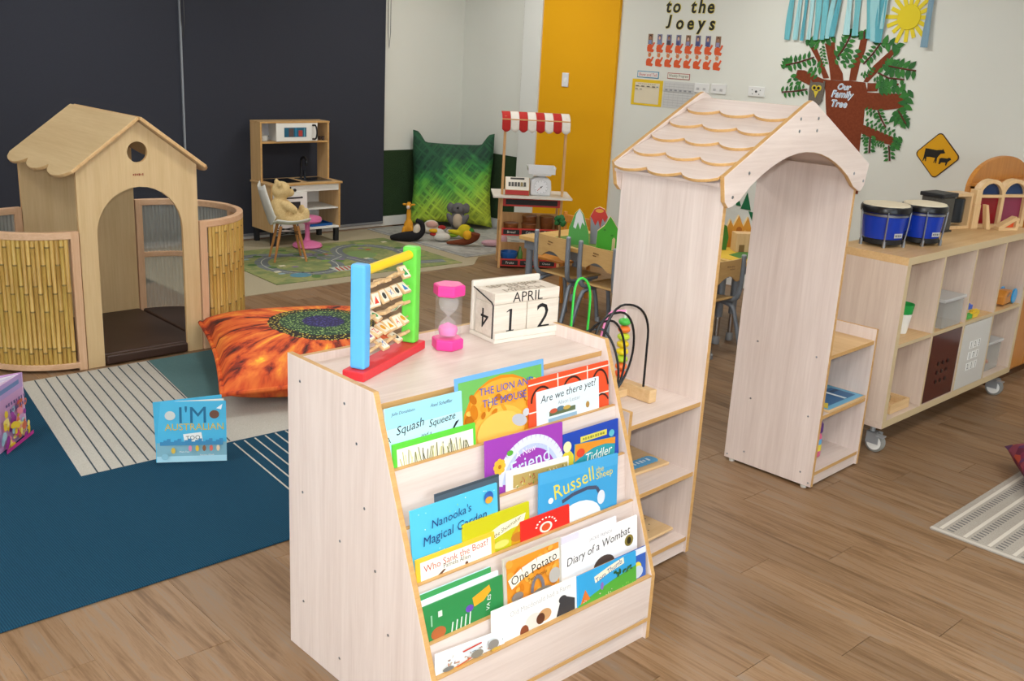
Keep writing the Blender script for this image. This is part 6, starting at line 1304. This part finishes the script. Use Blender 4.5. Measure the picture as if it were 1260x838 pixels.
ORD = ['first', 'second', 'third', 'fourth', 'fifth', 'sixth', 'seventh', 'eighth']
KANG = [(-.03, -.045), (.035, -.05), (.045, -.03), (.02, -.02), (.035, .0), (.05, .03), (.035, .035), (.02, .01), (-.005, .02), (-.03, .01), (-.035, -.015)]
R_ = random.Random(11)
for r in range(2):
    for k in range(8):
        y_ = 5.965-k*.1035; z_ = 1.925 if r == 0 else 1.805
        t = wthing('kangaroo_cutout', ('small photo above an orange paper kangaroo pouch, %s from left in the upper row' if r == 0 else 'orange paper kangaroo with no photo, %s from left in the lower row') % ORD[k], 'paper cut-out', y_, z_+.0, 'paper kangaroos under the wall letters')
        MB().prism([(a, b-.0) for a, b in KANG], 'xz', -.002, 0).build('kangaroo_body', C('#d2562a', .7), t)
        if r == 0:
            p_ = MB().box(-.028, .022, -.0045, -.0021, .018, .103).build('photo', C(R_.choice(['#6f6a86', '#7d7c98', '#5a5878', '#8a6a52']), .4), t)
            decal('portrait', p_, .05, .085, [('e', .5, .28, .26, .2, R_.choice(['#3a2a24', '#4a3224', '#22201e'])), ('e', .5, .36, .2, .17, R_.choice(['#c89a80', '#a8745a', '#d8ac92'])), ('r', .15, .6, .85, 1, R_.choice(['#4a4f80', '#8a86a8', '#4a4650', '#7a8ab0']))], (-.028, -.0045, .103), FX, FZ, .0006)
        else:
            MB().prism([(-.01, .03), (.01, .03), (.018, .05), (.011, .06), (.016, .078), (.006, .064), (-.007, .064), (-.018, .076), (-.013, .058), (-.018, .046)], 'xz', -.003, -.0005).build('kangaroo_head', C('#c87a4c', .7), t)
def poster(name, label, cat, yl, zt, w, h, col, items, th=.003):
    t = wthing(name, label, cat, yl, zt)
    MB().box(0, w, -th, 0, -h, 0).build('sheet', C(col, .6), t)
    decal('print', t, w, h, items, (0, -th, 0), FX, FZ, .0006)
    return t
poster('title_strip', 'small white sign with blue border and red words above the yellow poster', 'sign', 6.085, 1.712, .245, .058, '#3f86a8', [('r', .03, .12, .97, .88, '#dad8d4'), ('t', 'Show and Tell', .5, .5, .84, '#b83a3a')])
poster('title_strip', 'small white sign with a red border above the grey chart', 'sign', 5.742, 1.712, .24, .05, '#a8483c', [('r', .02, .1, .98, .9, '#d8d6cc'), ('t', 'Weekly Program', .5, .5, .88, '#4a5a3c')])
poster('wall_poster', 'yellow bordered calendar poster on the cream wall', 'poster', 6.135, 1.64, .35, .225, '#dcb820', [('r', .1, .12, .9, .92, '#d8cdb4'), *bars(.5, .17, .6, .03, '#a89a78', 9)] + [('r', .14+.18*k, .24, .24+.18*k, .28, '#6a6458') for k in range(4)] + [('r', .14, .36, .22, .39, '#7a7468'), ('r', .28, .36, .36, .39, '#7a7468'), ('r', .82, .24, .88, .27, '#3a6a9a')])
poster('wall_poster', 'grey printed chart hanging right of the yellow poster', 'poster', 5.775, 1.642, .345, .225, '#c6c6c4', [('l', [(.05, .1+.1*i), (.95, .1+.1*i)], .0018, '#9a9a9c') for i in range(9)] + [('l', [(.05+.15*i, .08), (.05+.15*i, .94)], .0018, '#a4a4a6') for i in range(7)] + [('r', .08+.15*i, .3, .16+.15*i, .36, '#8f9094') for i in range(6)])
def socket(label, yl, zt, w, h, dots, cat='socket'):
    t = wthing('wall_socket', label, cat, yl, zt, 'white wall sockets')
    MB().box(0, w, -.012, 0, -h, 0).build('plate', C('#dcdcda', .35), t, bevel=.003)
    for (x, z) in dots: MB().box(x*w-.014, x*w+.014, -.0145, -.012, -z*h-.01, -z*h+.01).build('switch_rocker', C('#b4b4b4', .3), t, bevel=.001)
socket('white double wall switch plate nearest the grey chart', 5.435, 1.645, .15, .078, ((.25, .6), (.7, .6)))
socket('white double wall switch plate in the middle of the row', 5.262, 1.648, .15, .078, ((.25, .6), (.7, .6)))
so = wthing('wall_socket', 'white wall power socket with dark pin slots left of the paper tree', 'socket', 4.892, 1.652, 'white wall sockets')
MB().box(0, .155, -.012, 0, -.078, 0).build('plate', C('#dcdcda', .35), so, bevel=.003)
decal('pin_slots', so, .155, .078, [('e', .5, .5, .07, .12, '#3a3a3c'), ('e', .25, .35, .03, .06, '#5a5a5c'), ('e', .75, .35, .03, .06, '#5a5a5c'), ('e', .3, .75, .03, .06, '#5a5a5c'), ('e', .7, .75, .03, .06, '#5a5a5c')], (0, -.012, 0), FX, FZ, .0006)
lsw = thing('light_switch', 'white light switch on the yellow wall', 'light switch', (X1-.0305, 6.99, 1.645), -PI/2)
MB().box(0, .085, -.01, 0, -.13, 0).build('plate', C('#dcdde0', .3), lsw, bevel=.004)
MB().box(.03, .055, -.014, -.01, -.085, -.045).build('rocker', C('#f0f0f0', .25), lsw, bevel=.002)
# brown segmented strip running down the wall edge
hc = thing('height_strip', 'thin brown dashed strip running down the wall beside the white pillar', 'strip', (X1-.0005, 7.585, .62), -PI/2)
MB().box(-.016, .016, -.002, 0, 0, 2.2).build('backing', C('#c9c6b4', .7), hc)
for k in range(22): MB().box(-.014, .014, -.004, -.002, .01+k*.1, .094+k*.1).build('segment', C('#5a2c22', .6), hc)
# cow road sign
cw_ = thing('road_sign', 'yellow diamond warning sign with a black cow and calf', 'sign', (X1-.0005, 3.252, 1.276), -PI/2, None)
def diamond(r, rd=.03, n=5):
    out = []
    for q in range(4):
        a = q*PI/2; c0 = (r-rd*math.sqrt(2))
        for i in range(n+1):
            b_ = a-PI/4+PI/2*i/n; out.append((c0*math.cos(a)+rd*math.cos(b_), c0*math.sin(a)+rd*math.sin(b_)))
    return out
MB().prism(diamond(.168), 'xz', -.004, 0).build('sign_border', C('#3a1e14', .5), cw_)
MB().prism(diamond(.158, .026), 'xz', -.0055, -.004).build('sign_face', C('#d29a0a', .45), cw_)
cow = [(205, 540), (215, 470), (222, 345), (260, 345), (390, 355), (440, 345), (465, 345), (485, 328), (492, 345), (520, 385), (490, 395), (455, 400), (425, 445), (412, 470), (410, 545), (398, 545), (392, 500), (378, 545), (368, 540), (385, 470), (300, 465), (255, 470), (258, 535), (246, 535), (235, 490), (215, 535)]
calf = [(445, 550), (450, 470), (480, 458), (560, 460), (580, 445), (605, 448), (620, 475), (600, 485), (575, 510), (560, 565), (545, 560), (545, 520), (480, 525), (470, 550), (455, 555)]
for nm, sh in (('cow_figure', cow), ('calf_figure', calf)):
    MB().prism([((x-408)/838*.385*1.08, -(y_-432)/838*.385*1.04) for x, y_ in sh], 'xz', -.0065, -.0055).build(nm, C('#15120e', .5), cw_)
# paper family tree
tr = wthing('paper_tree', 'brown paper family tree with green leaves on the wall behind the archway', 'wall collage', 4.05, 1.5)
PB, PB2 = fabric('brown_paper', '#6e3420', '#7c3e26', 60, .85, .1), C('#5c2a22', .8)
MB().prism(TREE_TRUNK, 'xz', -.003, 0).build('trunk', PB, tr)
for b_ in TREE_BRANCHES: MB().prism(b_, 'xz', -.0045, -.001).build('branch', PB, tr)
for tw in TREE_TWIGS: MB().tube([(a, -.0068, b_) for a, b_ in tw], .006, 6).build('twig', PB2, tr)
lf = MB()
lp = [(-.5, 0), (-.3, -.2), (0, -.27), (.3, -.15), (.55, 0), (.3, .15), (0, .27), (-.3, .2)]
lf.add([(a, -.12 if i in (0, 4) else 0, b_) for i, (a, b_) in enumerate(lp)], [[0, 1, 7], [1, 2, 6, 7], [2, 3, 5, 6], [3, 4, 5]])
LFM = [lf.mesh('leaf', C(c, .7)) for c in ('#2c6a2c', '#33762f', '#25602c')]
for i, (a, b_, rot, s) in enumerate(TREE_LEAVES):
    o = bpy.data.objects.new('leaf', LFM[i % 3]); COL.objects.link(o); o.parent = tr; o.location = (a, -.006, b_); o.rotation_euler = (0, -rot, 0); o.scale = (s*1.3, .03, s*1.3)
for txt, (a, b_), w_ in (('Our', (.006, .199), .10), ('Family', (-.001, .136), .17), ('Tree', (-.018, .073), .12)):
    decal('tree_title', tr, 1, 1, [('t', txt, .5+dx, .5+dz, w_*1.06, '#e4e6ea', 0, .25) for dx, dz in ((-.004, 0), (.004, 0), (0, .004), (0, -.004))] + [('t', txt, .5, .5, w_, '#7fa3c0', 0, .25)], (a-.5, -.0055, b_+.5), FX, FZ, .0004)
ow = wthing('paper_owl', 'grey paper owl with yellow eyes and beak perched on the paper tree', 'paper owl', 4.05+.222, 1.5+.141, None, .0065)
MB().prism([(-.062, .095), (-.045, .075), (0, .08), (.045, .075), (.062, .095), (.066, .03), (.06, -.06), (.03, -.095), (-.03, -.095), (-.06, -.06), (-.066, .03)], 'xz', -.008, 0).build('owl_body', fabric('grey_felt', '#5e5852', '#70695f', 120, .9), ow, bevel=.002)
for s in (1, -1):
    MB().lathe([(.022, 0), (.022, -.003), (0, -.004)], 14, (s*.021, -.008, .035), axis='y').build('eye_ring', C('#c8b02c'), ow)
    MB().lathe([(.012, 0), (.012, -.002), (0, -.003)], 12, (s*.018, -.0115, .035), axis='y').build('pupil', BLACK, ow)
MB().prism([(-.02, .012), (.02, .012), (0, -.04)], 'xz', -.012, -.008).build('beak', C('#c9b53a'), ow)
# crepe streamers and sun
sr = wthing('crepe_streamers', 'bunch of pale blue crepe paper streamers hanging above the paper tree', 'streamers', 4.05, 1.5, None, .009)
for i, (xt, xb, zb, wd) in enumerate(STREAMERS):
    if i == len(STREAMERS)-1: par = wthing('crepe_streamers', 'single pale blue crepe streamer hanging right of the paper sun', 'streamers', 4.05, 1.5, None, .009)
    else: par = sr
    col = ['#69b0ba', '#93c6cc', '#58a2b0', '#a6d0d4', '#72b6be'][i % 5] if par is sr else '#7d9cae'
    def sf(u, v, xt=xt, xb=xb, zb=zb, wd=wd, i=i):
        x = xt+(xb-xt)*(1-v)**1.3 + (u-.5)*wd*(1+.15*math.sin(7*v+i)); z = zb+(1.05-zb)*v
        return (x, -.012-.006*math.sin(u*2*PI+i+5*v)-(.003*(i % 3)), z)
    MB().grid(sf, 6, 14).build('streamer', C(col, .8), par, smooth=True)
su = wthing('paper_sun', 'yellow paper sun with rays beside the streamers', 'paper sun', 4.05-.43, 1.5+.706, None, .0005)
MB().lathe([(.0, -.012), (.085, -.011), (.088, -.006)], 24, axis='y').build('disc', C('#d9c41e', .7), su)
for k in range(16):
    a = 2*PI*k/16; L_ = .15+.02*(k % 3)
    MB().box(.02, L_, -.0055, -.001, -.014, .014).build('ray', C('#dcc828', .7), su, rot=(0, a, 0))
tg = wthing('paper_triangles', 'dark green paper triangles on the wall seen through the archway', 'paper decoration', 4.78, .66)
for (pp) in ([(-.06, .0), (-.01, .14), (.04, .0)], [(-.11, .02), (-.1, .1), (-.06, .02)], [(.02, -.01), (.13, -.02), (.08, -.11)]): MB().prism(pp, 'xz', -.004, 0).build('triangle', C('#12663e', .7), tg)
